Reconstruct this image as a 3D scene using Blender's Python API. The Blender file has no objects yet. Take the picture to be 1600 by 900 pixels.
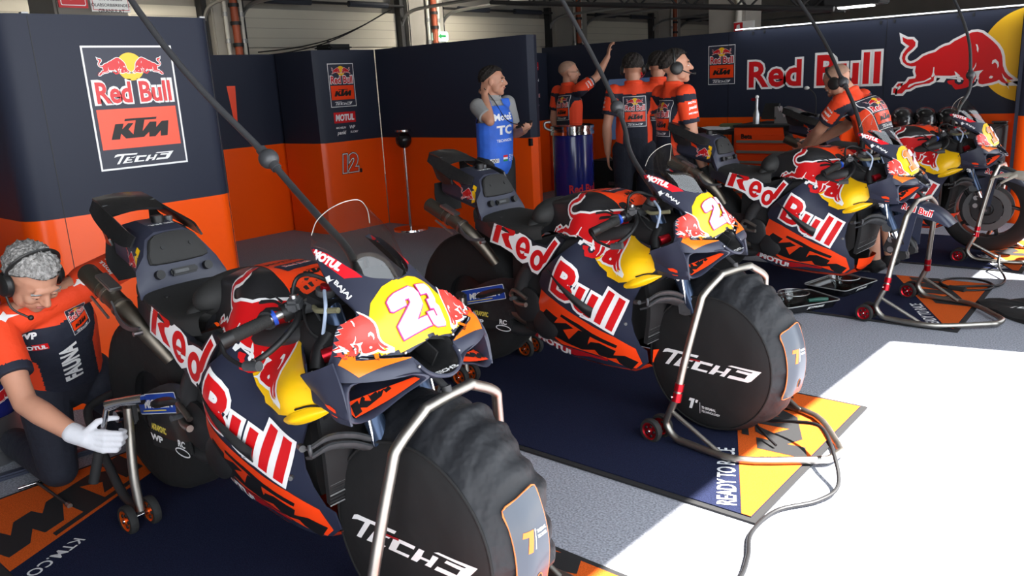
import bpy, bmesh, math, random
import numpy as np
from mathutils import Vector, Matrix, Euler
from mathutils.bvhtree import BVHTree
from mathutils.geometry import interpolate_bezier
random.seed(4)
SC = bpy.context.scene
COL = SC.collection
PI = math.pi
R = math.radians

# ------------------------------------------------------------------ camera, world, sun, exposure
cam_d = bpy.data.cameras.new('camera')
cam_d.sensor_width = 36.0
cam_d.lens = 28.475
cam_d.clip_start = 0.02
cam = bpy.data.objects.new('camera', cam_d)
COL.objects.link(cam)
_yaw, _tilt, _roll = R(130.90706), R(14.273), R(-3.04395)
_d = Vector((math.cos(_yaw) * math.cos(_tilt), math.sin(_yaw) * math.cos(_tilt), -math.sin(_tilt)))
_r = _d.cross(Vector((0, 0, 1))).normalized()
_u = _r.cross(_d)
_r2 = math.cos(_roll) * _r + math.sin(_roll) * _u
_u2 = -math.sin(_roll) * _r + math.cos(_roll) * _u
cam.matrix_world = Matrix(((_r2.x, _u2.x, -_d.x, 0), (_r2.y, _u2.y, -_d.y, 0), (_r2.z, _u2.z, -_d.z, 1.5), (0, 0, 0, 1)))
SC.camera = cam

SC.view_settings.view_transform = 'Standard'
SC.view_settings.look = 'None'
SC.view_settings.gamma = 1.0
SC.view_settings.use_curve_mapping = False
SC.view_settings.exposure = 0.0

world = bpy.data.worlds.new('world')
SC.world = world
world.use_nodes = True
_bg = world.node_tree.nodes['Background']
_bg.inputs[0].default_value = (0.86, 0.93, 1.0, 1)
_bg.inputs[1].default_value = 5.0

def lamp(name, kind, loc, energy, color=(1, 1, 1), size=None, size_y=None, rot=(0, 0, 0), direction=None):
    l = bpy.data.lights.new(name, kind)
    l.energy = energy
    l.color = color
    if kind == 'AREA':
        l.shape = 'RECTANGLE'
        l.size = size
        l.size_y = size_y or size
    o = bpy.data.objects.new(name, l)
    o.location = loc
    o.rotation_euler = rot
    if direction:
        o.rotation_euler = Vector(direction).to_track_quat('-Z', 'Y').to_euler()
    COL.objects.link(o)
    return o

sun = lamp('sun', 'SUN', (4, 2, 8), 46.0, (1.0, 0.96, 0.90), direction=(-0.50, -0.125, -0.857))
sun.data.angle = R(0.6)
for _i, (_x, _y) in enumerate(((-2.6, 1.6), (-2.6, 4.6), (-2.6, 7.6), (-6.6, 3.0), (-6.6, 7.6), (-9.3, 5.0), (-9.3, 11.0), (-6.0, 13.0))):
    if _x > -8:
        lamp('tube_light', 'AREA', (_x, _y, 3.78), 0.6 if _x > -5 else 1.6, (1.0, 0.95, 0.86), 0.25, 1.5)
    else:
        lamp('tube_light', 'AREA', (-9.4, _y, 3.7), 60.0, (1.0, 0.93, 0.80), 0.3, 3.0, direction=(-0.8, 0, -0.6)).data.spread = R(100)

# ------------------------------------------------------------------ materials
MATS = {}
def mat(name, col, rough=0.5, metal=0.0, coat=0.0, noise=None, bump=None, trans=0.0, ior=1.45, spec=0.5, emit=None, alpha=None):
    if name in MATS:
        return MATS[name]
    m = bpy.data.materials.new(name)
    m.use_nodes = True
    nt = m.node_tree
    b = nt.nodes['Principled BSDF']
    b.inputs['Base Color'].default_value = (*col, 1)
    b.inputs['Roughness'].default_value = rough
    b.inputs['Metallic'].default_value = metal
    b.inputs['Coat Weight'].default_value = coat
    b.inputs['Coat Roughness'].default_value = 0.12
    b.inputs['Specular IOR Level'].default_value = spec
    b.inputs['Transmission Weight'].default_value = trans
    b.inputs['IOR'].default_value = ior
    if emit:
        b.inputs['Emission Color'].default_value = (*emit[0], 1)
        b.inputs['Emission Strength'].default_value = emit[1]
    tc = None
    if noise or bump:
        tc = nt.nodes.new('ShaderNodeTexCoord')
    if noise:
        sc, amt = noise
        n = nt.nodes.new('ShaderNodeTexNoise')
        n.inputs['Scale'].default_value = sc
        n.inputs['Detail'].default_value = 4
        nt.links.new(tc.outputs['Object'], n.inputs['Vector'])
        mr = nt.nodes.new('ShaderNodeMapRange')
        mr.inputs['From Min'].default_value = 0.3
        mr.inputs['From Max'].default_value = 0.7
        mr.inputs['To Min'].default_value = 1 - amt
        mr.inputs['To Max'].default_value = 1 + amt
        nt.links.new(n.outputs['Fac'], mr.inputs['Value'])
        mx = nt.nodes.new('ShaderNodeVectorMath')
        mx.operation = 'SCALE'
        mx.inputs[0].default_value = col
        nt.links.new(mr.outputs['Result'], mx.inputs['Scale'])
        nt.links.new(mx.outputs['Vector'], b.inputs['Base Color'])
    if bump:
        sc, st, ds = bump
        n = nt.nodes.new('ShaderNodeTexNoise')
        n.inputs['Scale'].default_value = sc
        n.inputs['Detail'].default_value = 3
        nt.links.new(tc.outputs['Object'], n.inputs['Vector'])
        bp = nt.nodes.new('ShaderNodeBump')
        bp.inputs['Strength'].default_value = st
        bp.inputs['Distance'].default_value = ds
        nt.links.new(n.outputs['Fac'], bp.inputs['Height'])
        nt.links.new(bp.outputs['Normal'], b.inputs['Normal'])
    MATS[name] = m
    return m

NAVY = mat('navy_satin_paint', (0.017, 0.021, 0.042), 0.42, coat=0.15)
NAVYF = mat('navy_matt_cowl', (0.026, 0.029, 0.05), 0.45)
YEL = mat('yellow_paint', (0.86, 0.50, 0.004), 0.4, coat=0.2)
RED = mat('red_paint', (0.60, 0.006, 0.009), 0.4, coat=0.2)
WHT = mat('white_print', (0.80, 0.80, 0.80), 0.45)
ORG = mat('orange_paint', (0.88, 0.055, 0.006), 0.36, coat=0.2)
ORP = mat('orange_panel_paint', (0.92, 0.17, 0.008), 0.36, coat=0.2)
BLK = mat('black_satin', (0.012, 0.012, 0.013), 0.45)
BLKM = mat('black_matt', (0.010, 0.010, 0.011), 0.75)
BLKP = mat('black_print', (0.006, 0.006, 0.007), 0.5)
FOAM = mat('black_seat_foam', (0.016, 0.016, 0.016), 0.7, bump=(220, 0.25, 0.002))
CARB = mat('carbon_fibre', (0.014, 0.014, 0.015), 0.32, coat=0.4, noise=(60, 0.3))
GRYC = mat('grey_carbon', (0.05, 0.052, 0.056), 0.4, noise=(80, 0.2))
STEEL = mat('brushed_steel', (0.33, 0.31, 0.28), 0.40, 1.0, noise=(14, 0.12))
CHROME = mat('chrome', (0.75, 0.75, 0.75), 0.12, 1.0)
TITAN = mat('burnt_titanium', (0.30, 0.27, 0.22), 0.36, 1.0, noise=(10, 0.25))
ALU = mat('aluminium', (0.42, 0.42, 0.43), 0.4, 1.0)
REDA = mat('red_anodised', (0.45, 0.01, 0.02), 0.3, 0.8)
ORGA = mat('orange_anodised', (0.80, 0.12, 0.01), 0.3, 0.7)
RUB = mat('rubber', (0.012, 0.012, 0.012), 0.8, bump=(90, 0.2, 0.002))
CLOTHK = mat('black_cover_cloth', (0.006, 0.006, 0.0065), 0.8, bump=(7, 0.55, 0.02))
NYLON = mat('navy_cover_nylon', (0.007, 0.008, 0.011), 0.62, bump=(9, 0.8, 0.03))
PINK = mat('magenta_print', (0.75, 0.03, 0.25), 0.45)
GOLD = mat('pale_yellow_print', (0.8, 0.62, 0.1), 0.45)
BLUL = mat('blue_label', (0.012, 0.06, 0.38), 0.4)
GLASSM = mat('clear_screen', (1, 1, 1), 0.02, trans=1.0, ior=1.12)
FORKB = mat('slate_blue_tube', (0.035, 0.055, 0.10), 0.25, 0.6)

def glass_mat(name='clear_windscreen', tint=(0.88, 0.88, 0.86)):
    m = bpy.data.materials.new(name)
    m.use_nodes = True
    nt = m.node_tree
    nt.nodes.clear()
    out = nt.nodes.new('ShaderNodeOutputMaterial')
    tr = nt.nodes.new('ShaderNodeBsdfTransparent')
    tr.inputs[0].default_value = (*tint, 1)
    gl = nt.nodes.new('ShaderNodeBsdfGlossy')
    gl.inputs['Roughness'].default_value = 0.03
    mx = nt.nodes.new('ShaderNodeMixShader')
    fr = nt.nodes.new('ShaderNodeLayerWeight')
    fr.inputs['Blend'].default_value = 0.32
    pw = nt.nodes.new('ShaderNodeMath')
    pw.operation = 'POWER'
    pw.inputs[1].default_value = 2.2
    nt.links.new(fr.outputs['Facing'], pw.inputs[0])
    ad = nt.nodes.new('ShaderNodeMath')
    ad.operation = 'MULTIPLY_ADD'
    ad.inputs[1].default_value = 0.22
    ad.inputs[2].default_value = 0.075
    nt.links.new(pw.outputs[0], ad.inputs[0])
    nt.links.new(ad.outputs[0], mx.inputs[0])
    nt.links.new(tr.outputs[0], mx.inputs[1])
    nt.links.new(gl.outputs[0], mx.inputs[2])
    nt.links.new(mx.outputs[0], out.inputs[0])
    return m
GLASS = glass_mat()
BOWLM = glass_mat('clear_bowl_plastic', (.84, .86, .86))

# ------------------------------------------------------------------ mesh helpers
V3 = Vector
def catmull(pts, n=8, closed=False):
    P = [np.array(p, float) for p in pts]
    m = len(P)
    out = []
    segs = m if closed else m - 1
    for i in range(segs):
        p1, p2 = P[i], P[(i + 1) % m]
        p0 = P[i - 1] if (i > 0 or closed) else 2 * p1 - p2
        p3 = P[(i + 2) % m] if (i + 2 < m or closed) else 2 * p2 - p1
        for k in range(n):
            t = k / n
            out.append(0.5 * ((2 * p1) + (p2 - p0) * t + (2 * p0 - 5 * p1 + 4 * p2 - p3) * t * t + (3 * p1 - p0 - 3 * p2 + p3) * t ** 3))
    if not closed:
        out.append(P[-1])
    return out

class M:
    """collects shapes and links them as ONE mesh object"""
    def __init__(s):
        s.v, s.f, s.m, s.mats = [], [], [], []
        s._bvh = None
    def mi(s, mt):
        if mt not in s.mats:
            s.mats.append(mt)
        return s.mats.index(mt)
    def add(s, verts, faces, mt):
        o = len(s.v)
        s.v.extend([tuple(float(c) for c in p) for p in verts])
        k = s.mi(mt)
        for f in faces:
            s.f.append(tuple(o + i for i in f))
            s.m.append(k)
        return s
    def box(s, c, size, mt, rot=None, bev=0.0):
        hx, hy, hz = size[0] / 2, size[1] / 2, size[2] / 2
        bm = bmesh.new()
        bmesh.ops.create_cube(bm, size=1.0)
        for v in bm.verts:
            v.co = Vector((v.co.x * size[0], v.co.y * size[1], v.co.z * size[2]))
        if bev:
            bmesh.ops.bevel(bm, geom=list(bm.edges), offset=min(bev, 0.45 * min(size)), segments=2, affect='EDGES')
        Rm = Euler(rot).to_matrix() if rot else Matrix.Identity(3)
        vs = [Rm @ v.co + Vector(c) for v in bm.verts]
        bm.verts.index_update()
        fs = [[v.index for v in f.verts] for f in bm.faces]
        bm.free()
        return s.add(vs, fs, mt)
    def loft(s, rings, mt, closed=True, cap0=True, cap1=True):
        n = len(rings[0])
        vs = [p for r in rings for p in r]
        fs = []
        for i in range(len(rings) - 1):
            for j in range(n if closed else n - 1):
                k = (j + 1) % n
                fs.append((i * n + j, i * n + k, (i + 1) * n + k, (i + 1) * n + j))
        if closed and cap0:
            fs.append(tuple(range(n))[::-1])
        if closed and cap1:
            o = (len(rings) - 1) * n
            fs.append(tuple(range(o, o + n)))
        return s.add(vs, fs, mt)
    def tube(s, path, r, mt, n=10, sm=0, closed=False, flat=None):
        P = catmull(path, sm, closed) if sm else [np.array(p, float) for p in path]
        L = len(P)
        rs = r if isinstance(r, (list, tuple)) else None
        rings = []
        prev = None
        for i in range(L):
            if closed:
                t = P[(i + 1) % L] - P[i - 1]
            else:
                t = P[min(i + 1, L - 1)] - P[max(i - 1, 0)]
            t = Vector(t).normalized()
            if prev is None:
                a = Vector((0, 0, 1)) if abs(t.z) < 0.9 else Vector((1, 0, 0))
                u = t.cross(a).normalized()
            else:
                u = (prev - t * prev.dot(t)).normalized()
            prev = u
            w = t.cross(u)
            if rs:
                x = i / (L - 1) * (len(rs) - 1)
                j = min(int(x), len(rs) - 2)
                rr = rs[j] + (rs[j + 1] - rs[j]) * (x - j)
            else:
                rr = r
            fl = flat or 1.0
            rings.append([Vector(P[i]) + u * (rr * math.cos(2 * PI * k / n)) + w * (rr * fl * math.sin(2 * PI * k / n)) for k in range(n)])
        if closed:
            rings.append(rings[0])
        return s.loft(rings, mt, True, not closed, not closed)
    def lathe(s, prof, mt, c=(0, 0, 0), axis='Z', n=32, a0=0, a1=2 * PI):
        full = abs(a1 - a0 - 2 * PI) < 1e-6
        rings = []
        for i in range(n + (0 if full else 1)):
            a = a0 + (a1 - a0) * i / n
            ca, sa = math.cos(a), math.sin(a)
            ring = []
            for r_, h in prof:
                p = {'Z': (r_ * ca, r_ * sa, h), 'Y': (r_ * ca, h, r_ * sa), 'X': (h, r_ * ca, r_ * sa)}[axis]
                ring.append((p[0] + c[0], p[1] + c[1], p[2] + c[2]))
            rings.append(ring)
        if full:
            rings.append(rings[0])
        return s.loft(rings, mt, False)
    def ball(s, c, r, mt, n=16, sq=(1, 1, 1), rot=None):
        bm = bmesh.new()
        bmesh.ops.create_uvsphere(bm, u_segments=n, v_segments=max(6, n // 2), radius=1.0)
        rr = (r, r, r) if not isinstance(r, (tuple, list)) else r
        Rm = Euler(rot).to_matrix() if rot else Matrix.Identity(3)
        vs = [Rm @ Vector((v.co.x * rr[0], v.co.y * rr[1], v.co.z * rr[2])) + Vector(c) for v in bm.verts]
        bm.verts.index_update()
        fs = [[v.index for v in f.verts] for f in bm.faces]
        bm.free()
        return s.add(vs, fs, mt)
    def cyl(s, p0, p1, r, mt, n=16):
        return s.tube([p0, p1], r, mt, n)
    def prism(s, poly, O, U, W, D, depth, mt):
        """polygon (u,w) from O, extruded by depth along D"""
        O, U, W, D = V3(O), V3(U), V3(W), V3(D)
        a = [O + U * p[0] + W * p[1] for p in poly]
        b = [p + D * depth for p in a]
        n = len(a)
        fs = [tuple(range(n)), tuple(range(n, 2 * n))[::-1]] + [(i, (i + 1) % n, n + (i + 1) % n, n + i) for i in range(n)]
        return s.add(a + b, fs, mt)
    def grid(s, rows, mt, su=6, sv=6, thick=0.0):
        """control rows -> smooth surface; optional thickness"""
        A = [catmull(r, su) for r in rows]
        n = len(A[0])
        cols = [catmull([A[i][j] for i in range(len(A))], sv) for j in range(n)]
        m = len(cols[0])
        vs = [cols[j][i] for i in range(m) for j in range(n)]
        fs = [(i * n + j, i * n + j + 1, (i + 1) * n + j + 1, (i + 1) * n + j) for i in range(m - 1) for j in range(n - 1)]
        s.add(vs, fs, mt)
        if thick:
            G = np.array(vs).reshape(m, n, 3)
            gu = np.gradient(G, axis=1)
            gv = np.gradient(G, axis=0)
            N = np.cross(gu, gv)
            N /= (np.linalg.norm(N, axis=2, keepdims=True) + 1e-9)
            G2 = G - N * thick
            s.add(G2.reshape(-1, 3), [f[::-1] for f in fs], mt)
            per = [(0, j) for j in range(n)] + [(i, n - 1) for i in range(1, m)] + [(m - 1, j) for j in range(n - 2, -1, -1)] + [(i, 0) for i in range(m - 2, 0, -1)]
            a = [G[p] for p in per]
            b = [G2[p] for p in per]
            k = len(per)
            s.add(a + b, [(i, (i + 1) % k, k + (i + 1) % k, k + i) for i in range(k)], mt)
        return s
    def mirror(s, o=None):
        """append the y-mirrored copy of everything so far"""
        n = len(s.v)
        s.v.extend([(x, -y, z) for x, y, z in s.v[:n]])
        k = len(s.f)
        s.f.extend([tuple(n + i for i in f[::-1]) for f in s.f[:k]])
        s.m.extend(s.m[:k])
        return s
    def bvh(s):
        s._bvh = BVHTree.FromPolygons(s.v, s.f)
        return s
    def decal(s, shp, O, U, W, mt, lay=1, cell=0.02, src=None, both=False, tf=None, reach=0.35, step=0.0011):
        """2-D shape laid on the nearest surface along the normal U x W"""
        O, U, W = V3(O), V3(U), V3(W)
        N = U.cross(W).normalized()
        verts, tris = shp
        if tf:
            verts = [tf(*p) for p in verts]
        verts, tris = dice(verts, tris, cell / max(U.length, 1e-6))
        b = (src or s)._bvh
        P, ok = [], []
        for u, w in verts:
            p = O + U * u + W * w
            if b is None:
                P.append(p + N * (lay * step))
                ok.append(True)
                continue
            h, nn, i, dd = b.ray_cast(p + N * reach, -N, reach * 2)
            if h is None:
                P.append(p)
                ok.append(False)
            else:
                if nn.dot(N) < 0:
                    nn = -nn
                P.append(h + (nn * 0.6 + N * 0.4) * (lay * step))
                ok.append(True)
        F = [t for t in tris if all(ok[i] for i in t)]
        return s.add(P, F, mt)
    def obj(s, name, parent=None, smooth=35, weld=False):
        me = bpy.data.meshes.new(name)
        me.from_pydata(s.v, [], s.f)
        for mt in s.mats:
            me.materials.append(mt)
        me.polygons.foreach_set('material_index', s.m)
        if smooth:
            me.polygons.foreach_set('use_smooth', [True] * len(me.polygons))
            if weld:
                bm = bmesh.new()
                bm.from_mesh(me)
                bmesh.ops.remove_doubles(bm, verts=bm.verts, dist=1e-5)
                bm.to_mesh(me)
                bm.free()
            me.set_sharp_from_angle(angle=R(smooth))
        me.update()
        o = bpy.data.objects.new(name, me)
        COL.objects.link(o)
        if parent:
            o.parent = parent
        return o

def dice(verts, tris, cell):
    if cell <= 0:
        return verts, tris
    bm = bmesh.new()
    vs = [bm.verts.new((u, w, 0)) for u, w in verts]
    for t in tris:
        try:
            bm.faces.new([vs[i] for i in t])
        except ValueError:
            pass
    for ax in (0, 1):
        lo = min(v.co[ax] for v in bm.verts)
        hi = max(v.co[ax] for v in bm.verts)
        k = math.floor(lo / cell) + 1
        if (hi - lo) / cell > 400:
            break
        while k * cell < hi:
            no = Vector((1, 0, 0)) if ax == 0 else Vector((0, 1, 0))
            bmesh.ops.bisect_plane(bm, geom=list(bm.verts) + list(bm.edges) + list(bm.faces), plane_co=no * (k * cell), plane_no=no, dist=1e-6)
            k += 1
    bm.verts.index_update()
    out = [(v.co.x, v.co.y) for v in bm.verts]
    fs = [tuple(v.index for v in f.verts) for f in bm.faces]
    bm.free()
    return out, fs

_cache = {}
def _curve_mesh(cu):
    o = bpy.data.objects.new('tmp', cu)
    COL.objects.link(o)
    dg = bpy.context.evaluated_depsgraph_get()
    me = o.evaluated_get(dg).to_mesh()
    vs = [(v.co.x, v.co.y) for v in me.vertices]
    fs = [tuple(p.vertices) for p in me.polygons]
    o.evaluated_get(dg).to_mesh_clear()
    bpy.data.objects.remove(o)
    bpy.data.curves.remove(cu)
    return vs, fs
def poly(polys, off=0.0, sm=0):
    """filled 2-D polygons (even-odd), optionally inflated"""
    if polys and isinstance(polys[0][0], (int, float)):
        polys = [polys]
    cu = bpy.data.curves.new('tmp', 'CURVE')
    cu.dimensions = '2D'
    cu.fill_mode = 'BOTH'
    cu.offset = off
    for p in polys:
        if sm:
            p = [tuple(q) for q in catmull(p, sm, True)]
        sp = cu.splines.new('POLY')
        sp.points.add(len(p) - 1)
        for i, q in enumerate(p):
            sp.points[i].co = (q[0], q[1], 0, 1)
        sp.use_cyclic_u = True
    return _curve_mesh(cu)
def text(body, size=1.0, off=0.0, shear=0.0, space=1.0, width=None, align='CENTER'):
    key = (body, size, off, shear, space, width, align)
    if key in _cache:
        return _cache[key]
    cu = bpy.data.curves.new('tmp', 'FONT')
    cu.body = body
    cu.size = size
    cu.offset = off
    cu.shear = shear
    cu.space_character = space
    cu.align_x = align
    cu.align_y = 'CENTER'
    cu.resolution_u = 3
    vs, fs = _curve_mesh(cu)
    if width and vs:
        x0 = min(v[0] for v in vs)
        x1 = max(v[0] for v in vs)
        k = width / (x1 - x0)
        vs = [(v[0] * k, v[1]) for v in vs]
    _cache[key] = (vs, fs)
    return vs, fs
def fit(shp, w=None, h=None, c=(0, 0)):
    """scale a shape to width / height and centre it"""
    vs, fs = shp
    xs = [v[0] for v in vs]
    ys = [v[1] for v in vs]
    W_, H_ = max(xs) - min(xs), max(ys) - min(ys)
    kx = (w / W_) if w else None
    ky = (h / H_) if h else kx
    kx = kx or ky
    cx, cy = (max(xs) + min(xs)) / 2, (max(ys) + min(ys)) / 2
    return [((x - cx) * kx + c[0], (y - cy) * ky + c[1]) for x, y in vs], fs
def move(shp, dx=0, dy=0, k=1.0, rot=0.0, flip=False):
    c, s_ = math.cos(rot), math.sin(rot)
    f = -1 if flip else 1
    return [((x * f * c - y * s_) * k + dx, (x * f * s_ + y * c) * k + dy) for x, y in shp[0]], shp[1]
def ell(cx, cy, rx, ry=None, n=32, a0=0):
    ry = ry or rx
    return [(cx + rx * math.cos(2 * PI * i / n + a0), cy + ry * math.sin(2 * PI * i / n + a0)) for i in range(n)]
def rrect(w, h, r, cx=0, cy=0):
    o = []
    for sx, sy, a in ((1, 1, 0), (-1, 1, 90), (-1, -1, 180), (1, -1, 270)):
        for k in range(5):
            t = R(a + 22.5 * k)
            o.append((cx + sx * (w / 2 - r) + r * math.cos(t), cy + sy * (h / 2 - r) + r * math.sin(t)))
    return o

def thing(name, label, cat, loc=(0, 0, 0), rotz=0.0, group=None):
    o = bpy.data.objects.new(name, None)
    o.empty_display_size = 0.1
    COL.objects.link(o)
    o.location = loc
    o.rotation_euler = (0, 0, rotz)
    o['label'] = label
    o['category'] = cat
    if group:
        o['group'] = group
    return o
def tag(o, label, cat, group=None):
    o['label'] = label
    o['category'] = cat
    if group:
        o['group'] = group
    return o
def struct(o):
    o['kind'] = 'structure'
    return o
def dup(root, loc, rotz, label, skip=(), group=None):
    r = root.copy()
    COL.objects.link(r)
    r.location = loc
    r.rotation_euler = (0, 0, rotz)
    r['label'] = label
    if group:
        r['group'] = group
    for ch in list(root.children):
        if ch.name.split('.')[0] in skip:
            continue
        c = ch.copy()
        COL.objects.link(c)
        c.parent = r
        for g in ch.children:
            d2 = g.copy()
            COL.objects.link(d2)
            d2.parent = c
    return r

# ------------------------------------------------------------------ logo outlines (thousandths of the logo width)
BULL = [[(-479, 271), (-433, 245), (-383, 242), (-356, 212), (-357, 178), (-383, 148), (-419, 120), (-440, 87), (-441, 56), (-423, 27), (-390, 15), (-355, 23), (-321, 42), (-280, 77), (-228, 97), (-175, 110), (-135, 141), (-95, 161), (-54, 169), (-15, 199), (35, 223), (84, 247), (127, 268), (172, 270), (213, 257), (255, 223), (303, 180), (346, 134), (376, 87), (392, 38), (405, -48), (426, -100), (456, -137), (500, -171), (464, -177), (428, -152), (402, -112), (416, -156), (441, -187), (471, -207), (433, -206), (405, -191), (384, -171), (367, -182), (329, -194), (251, -208), (223, -201), (213, -178), (220, -143), (196, -133), (188, -158), (177, -191), (150, -215), (111, -236), (29, -249), (5, -225), (-7, -203), (-32, -197), (-51, -174), (-45, -162), (12, -156), (16, -184), (49, -205), (82, -197), (94, -168), (78, -140), (24, -114), (-22, -118), (-106, -114), (-160, -108), (-169, -126), (-169, -158), (-208, -181), (-262, -187), (-332, -200), (-380, -230), (-419, -234), (-450, -271), (-495, -270), (-500, -246), (-475, -224), (-449, -190), (-412, -168), (-392, -134), (-337, -128), (-329, -102), (-343, -61), (-337, -10), (-377, -14), (-423, 0), (-458, 30), (-472, 71), (-463, 111), (-438, 149), (-409, 179), (-441, 201), (-470, 225)], [(-490, -171), (-462, -172), (-466, -189), (-488, -203), (-511, -199)], [(-532, -222), (-510, -214), (-513, -264), (-535, -263)]]
BULLW = [[(166, 160), (181, 156), (194, 120), (192, 82), (180, 105), (178, 132)], [(313, -22), (317, 5), (341, 16), (368, -14), (373, -47), (363, -68), (358, -35), (338, -12), (320, -28)], [(300, -146), (314, -130), (334, -139), (326, -156), (306, -157)], [(-181, -30), (-171, -30), (-171, -81), (-160, -106), (-185, -125), (-193, -118), (-183, -80)], [(-403, -215), (-388, -186), (-329, -165), (-253, -155), (-196, -123), (-192, -139), (-258, -170), (-339, -183), (-387, -212)], [(184, -4), (185, -37), (165, -77), (142, -84), (172, -47)], [(115, -85), (160, -77), (176, -91), (141, -97), (160, -151), (147, -200), (138, -195), (144, -151)], [(173, -88), (250, -76), (220, -112), (215, -143), (194, -133), (190, -108)], [(6, -78), (19, -84), (61, -125), (20, -117)]]
KTM = [[(-500, -158), (-402, 85), (-266, 85), (-302, -4), (-192, 86), (-99, 86), (-200, -12), (-133, -98), (-58, 124), (-247, 122), (-233, 159), (304, 160), (289, 125), (90, 123), (28, -57), (175, 86), (289, 83), (270, -9), (381, 87), (500, 87), (446, -158), (326, -157), (339, -67), (234, -158), (127, -157), (137, -78), (36, -154), (-263, -155), (-332, -72), (-362, -160)]]
TECH = [[(-500, 28), (-473, 66), (-440, 78), (-111, 71), (-131, 47), (-331, 51), (-430, -77), (-472, -78), (-378, 46), (-446, 43)], [(-294, 22), (-247, 19), (-253, 0), (-151, 23), (-182, 0), (-272, -1), (-285, -20), (-217, -22), (-230, -38), (-299, -36), (-318, -58), (-213, -59), (-231, -73), (-381, -75)], [(-135, 27), (37, 23), (20, -2), (-91, 1), (-127, -52), (-19, -53), (-33, -73), (-194, -71)], [(64, 20), (107, 20), (78, -26), (144, -26), (173, 17), (217, 16), (147, -71), (100, -71), (130, -42), (69, -43), (37, -75), (-12, -75)], [(182, 37), (217, 50), (500, 49), (407, -55), (376, -71), (174, -73), (202, -42), (347, -43), (376, -3), (259, 1), (279, 22), (408, 20), (421, 30)]]
def k1(L, k=0.001):
    return [[(a * k, b * k) for a, b in q] for q in L]
S_BULL = poly(k1(BULL))
S_BULLO = poly(k1(BULL[:1]), 0.022)
S_HOOFO = poly(k1(BULL[1:]), 0.016)
S_BULLW = poly(k1(BULLW))
S_KTM = poly(k1(KTM))
S_TECH = poly(k1(TECH))
TWO = [(-95, 51), (-85, 43), (-68, 37), (-20, 32), (-5, 40), (2, 55), (-1, 87), (-41, 123), (-5, 121), (-6, 150), (-95, 155), (-97, 118), (-37, 74), (-36, 62), (-50, 62), (-53, 77), (-92, 80), (-97, 76)]
THREE = [(8, 33), (47, 33), (58, 44), (58, 80), (50, 92), (60, 102), (60, 148), (50, 158), (12, 158), (2, 148), (2, 112), (27, 112), (27, 128), (34, 128), (34, 106), (20, 104), (20, 80), (33, 78), (33, 62), (8, 62)]
ONE = [(-62, 33), (-30, 33), (-30, 128), (-12, 128), (-12, 158), (-85, 158), (-85, 128), (-66, 128), (-66, 72), (-88, 72), (-88, 52)]
RB = lambda h, off=0.0, sp=0.94: text('Red Bull', h, off, 0, sp)

def bull_decal(m, O, U, W, k, flip=False, src=None, cell=0.02, lay=1):
    for shp, mt, l in ((S_BULLO, WHT, lay), (S_HOOFO, WHT, lay), (S_BULL, RED, lay + 1), (S_BULLW, WHT, lay + 2)):
        m.decal(move(shp, 0, 0, k, 0, flip), O, U, W, mt, l, cell, src)
def redbull_decal(m, O, U, W, w, src=None, cell=0.02, lay=1, body='Red Bull'):
    a, b = text(body, 1.0, 0.028, 0, 1.06), text(body, 1.0, 0.085, 0, 1.06)
    xs = [p[0] for p in a[0]]
    ys = [p[1] for p in a[0]]
    k = w / (max(xs) - min(xs))
    dx, dy = -k * (max(xs) + min(xs)) / 2, -k * (max(ys) + min(ys)) / 2
    m.decal(move(b, dx, dy, k), O, U, W, WHT, lay, cell, src)
    m.decal(move(a, dx, dy, k), O, U, W, RED, lay + 1, cell, src)
def emblem(m, O, U, W, k=1.0, src=None, cell=0, lay=1):
    """framed crest 0.46 wide x 0.60 high: bulls, words, orange plate, team name"""
    O, U, W = V3(O), V3(U) * k, V3(W) * k
    d = lambda shp, mt, l: m.decal(shp, O, U, W, mt, l + lay - 1, cell * k if cell else 0, src)
    w, h, t = 0.23, 0.302, 0.0045
    d(poly([[(-w, -h), (w, -h), (w, h), (-w, h)], [(-w + 2 * t, -h + 2 * t), (w - 2 * t, -h + 2 * t), (w - 2 * t, h - 2 * t), (-w + 2 * t, h - 2 * t)]]), WHT, 1)
    d(poly([[(-w + 2 * t, -h + 2 * t), (w - 2 * t, -h + 2 * t), (w - 2 * t, h - 2 * t), (-w + 2 * t, h - 2 * t)]]), NAVYF, 1)
    d(poly([ell(0, 0.20, 0.068)]), YEL, 2)
    for s_ in (1, -1):
        for shp, mt, l in ((S_BULLO, WHT, 3), (S_BULL, RED, 4), (S_BULLW, WHT, 5)):
            d(move(shp, -s_ * 0.086, 0.202, 0.155, 0, s_ < 0), mt, l)
    a, b = fit(text('Red Bull', 1, 0.028, 0, 1.0), 0.385, 0.105, (0, 0.076)), fit(text('Red Bull', 1, 0.085, 0, 1.0), 0.413, 0.13, (0, 0.076))
    d(b, WHT, 2)
    d(a, RED, 3)
    d(poly([[(-0.205, -0.2), (0.205, -0.2), (0.205, -0.003), (-0.205, -0.003)]]), ORG, 2)
    d(move(S_KTM, 0, -0.103, 0.31), BLKP, 3)
    d(move(S_TECH, 0, -0.25, 0.315), WHT, 2)
X_, Y_, Z_ = (1, 0, 0), (0, 1, 0), (0, 0, 1)

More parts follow.
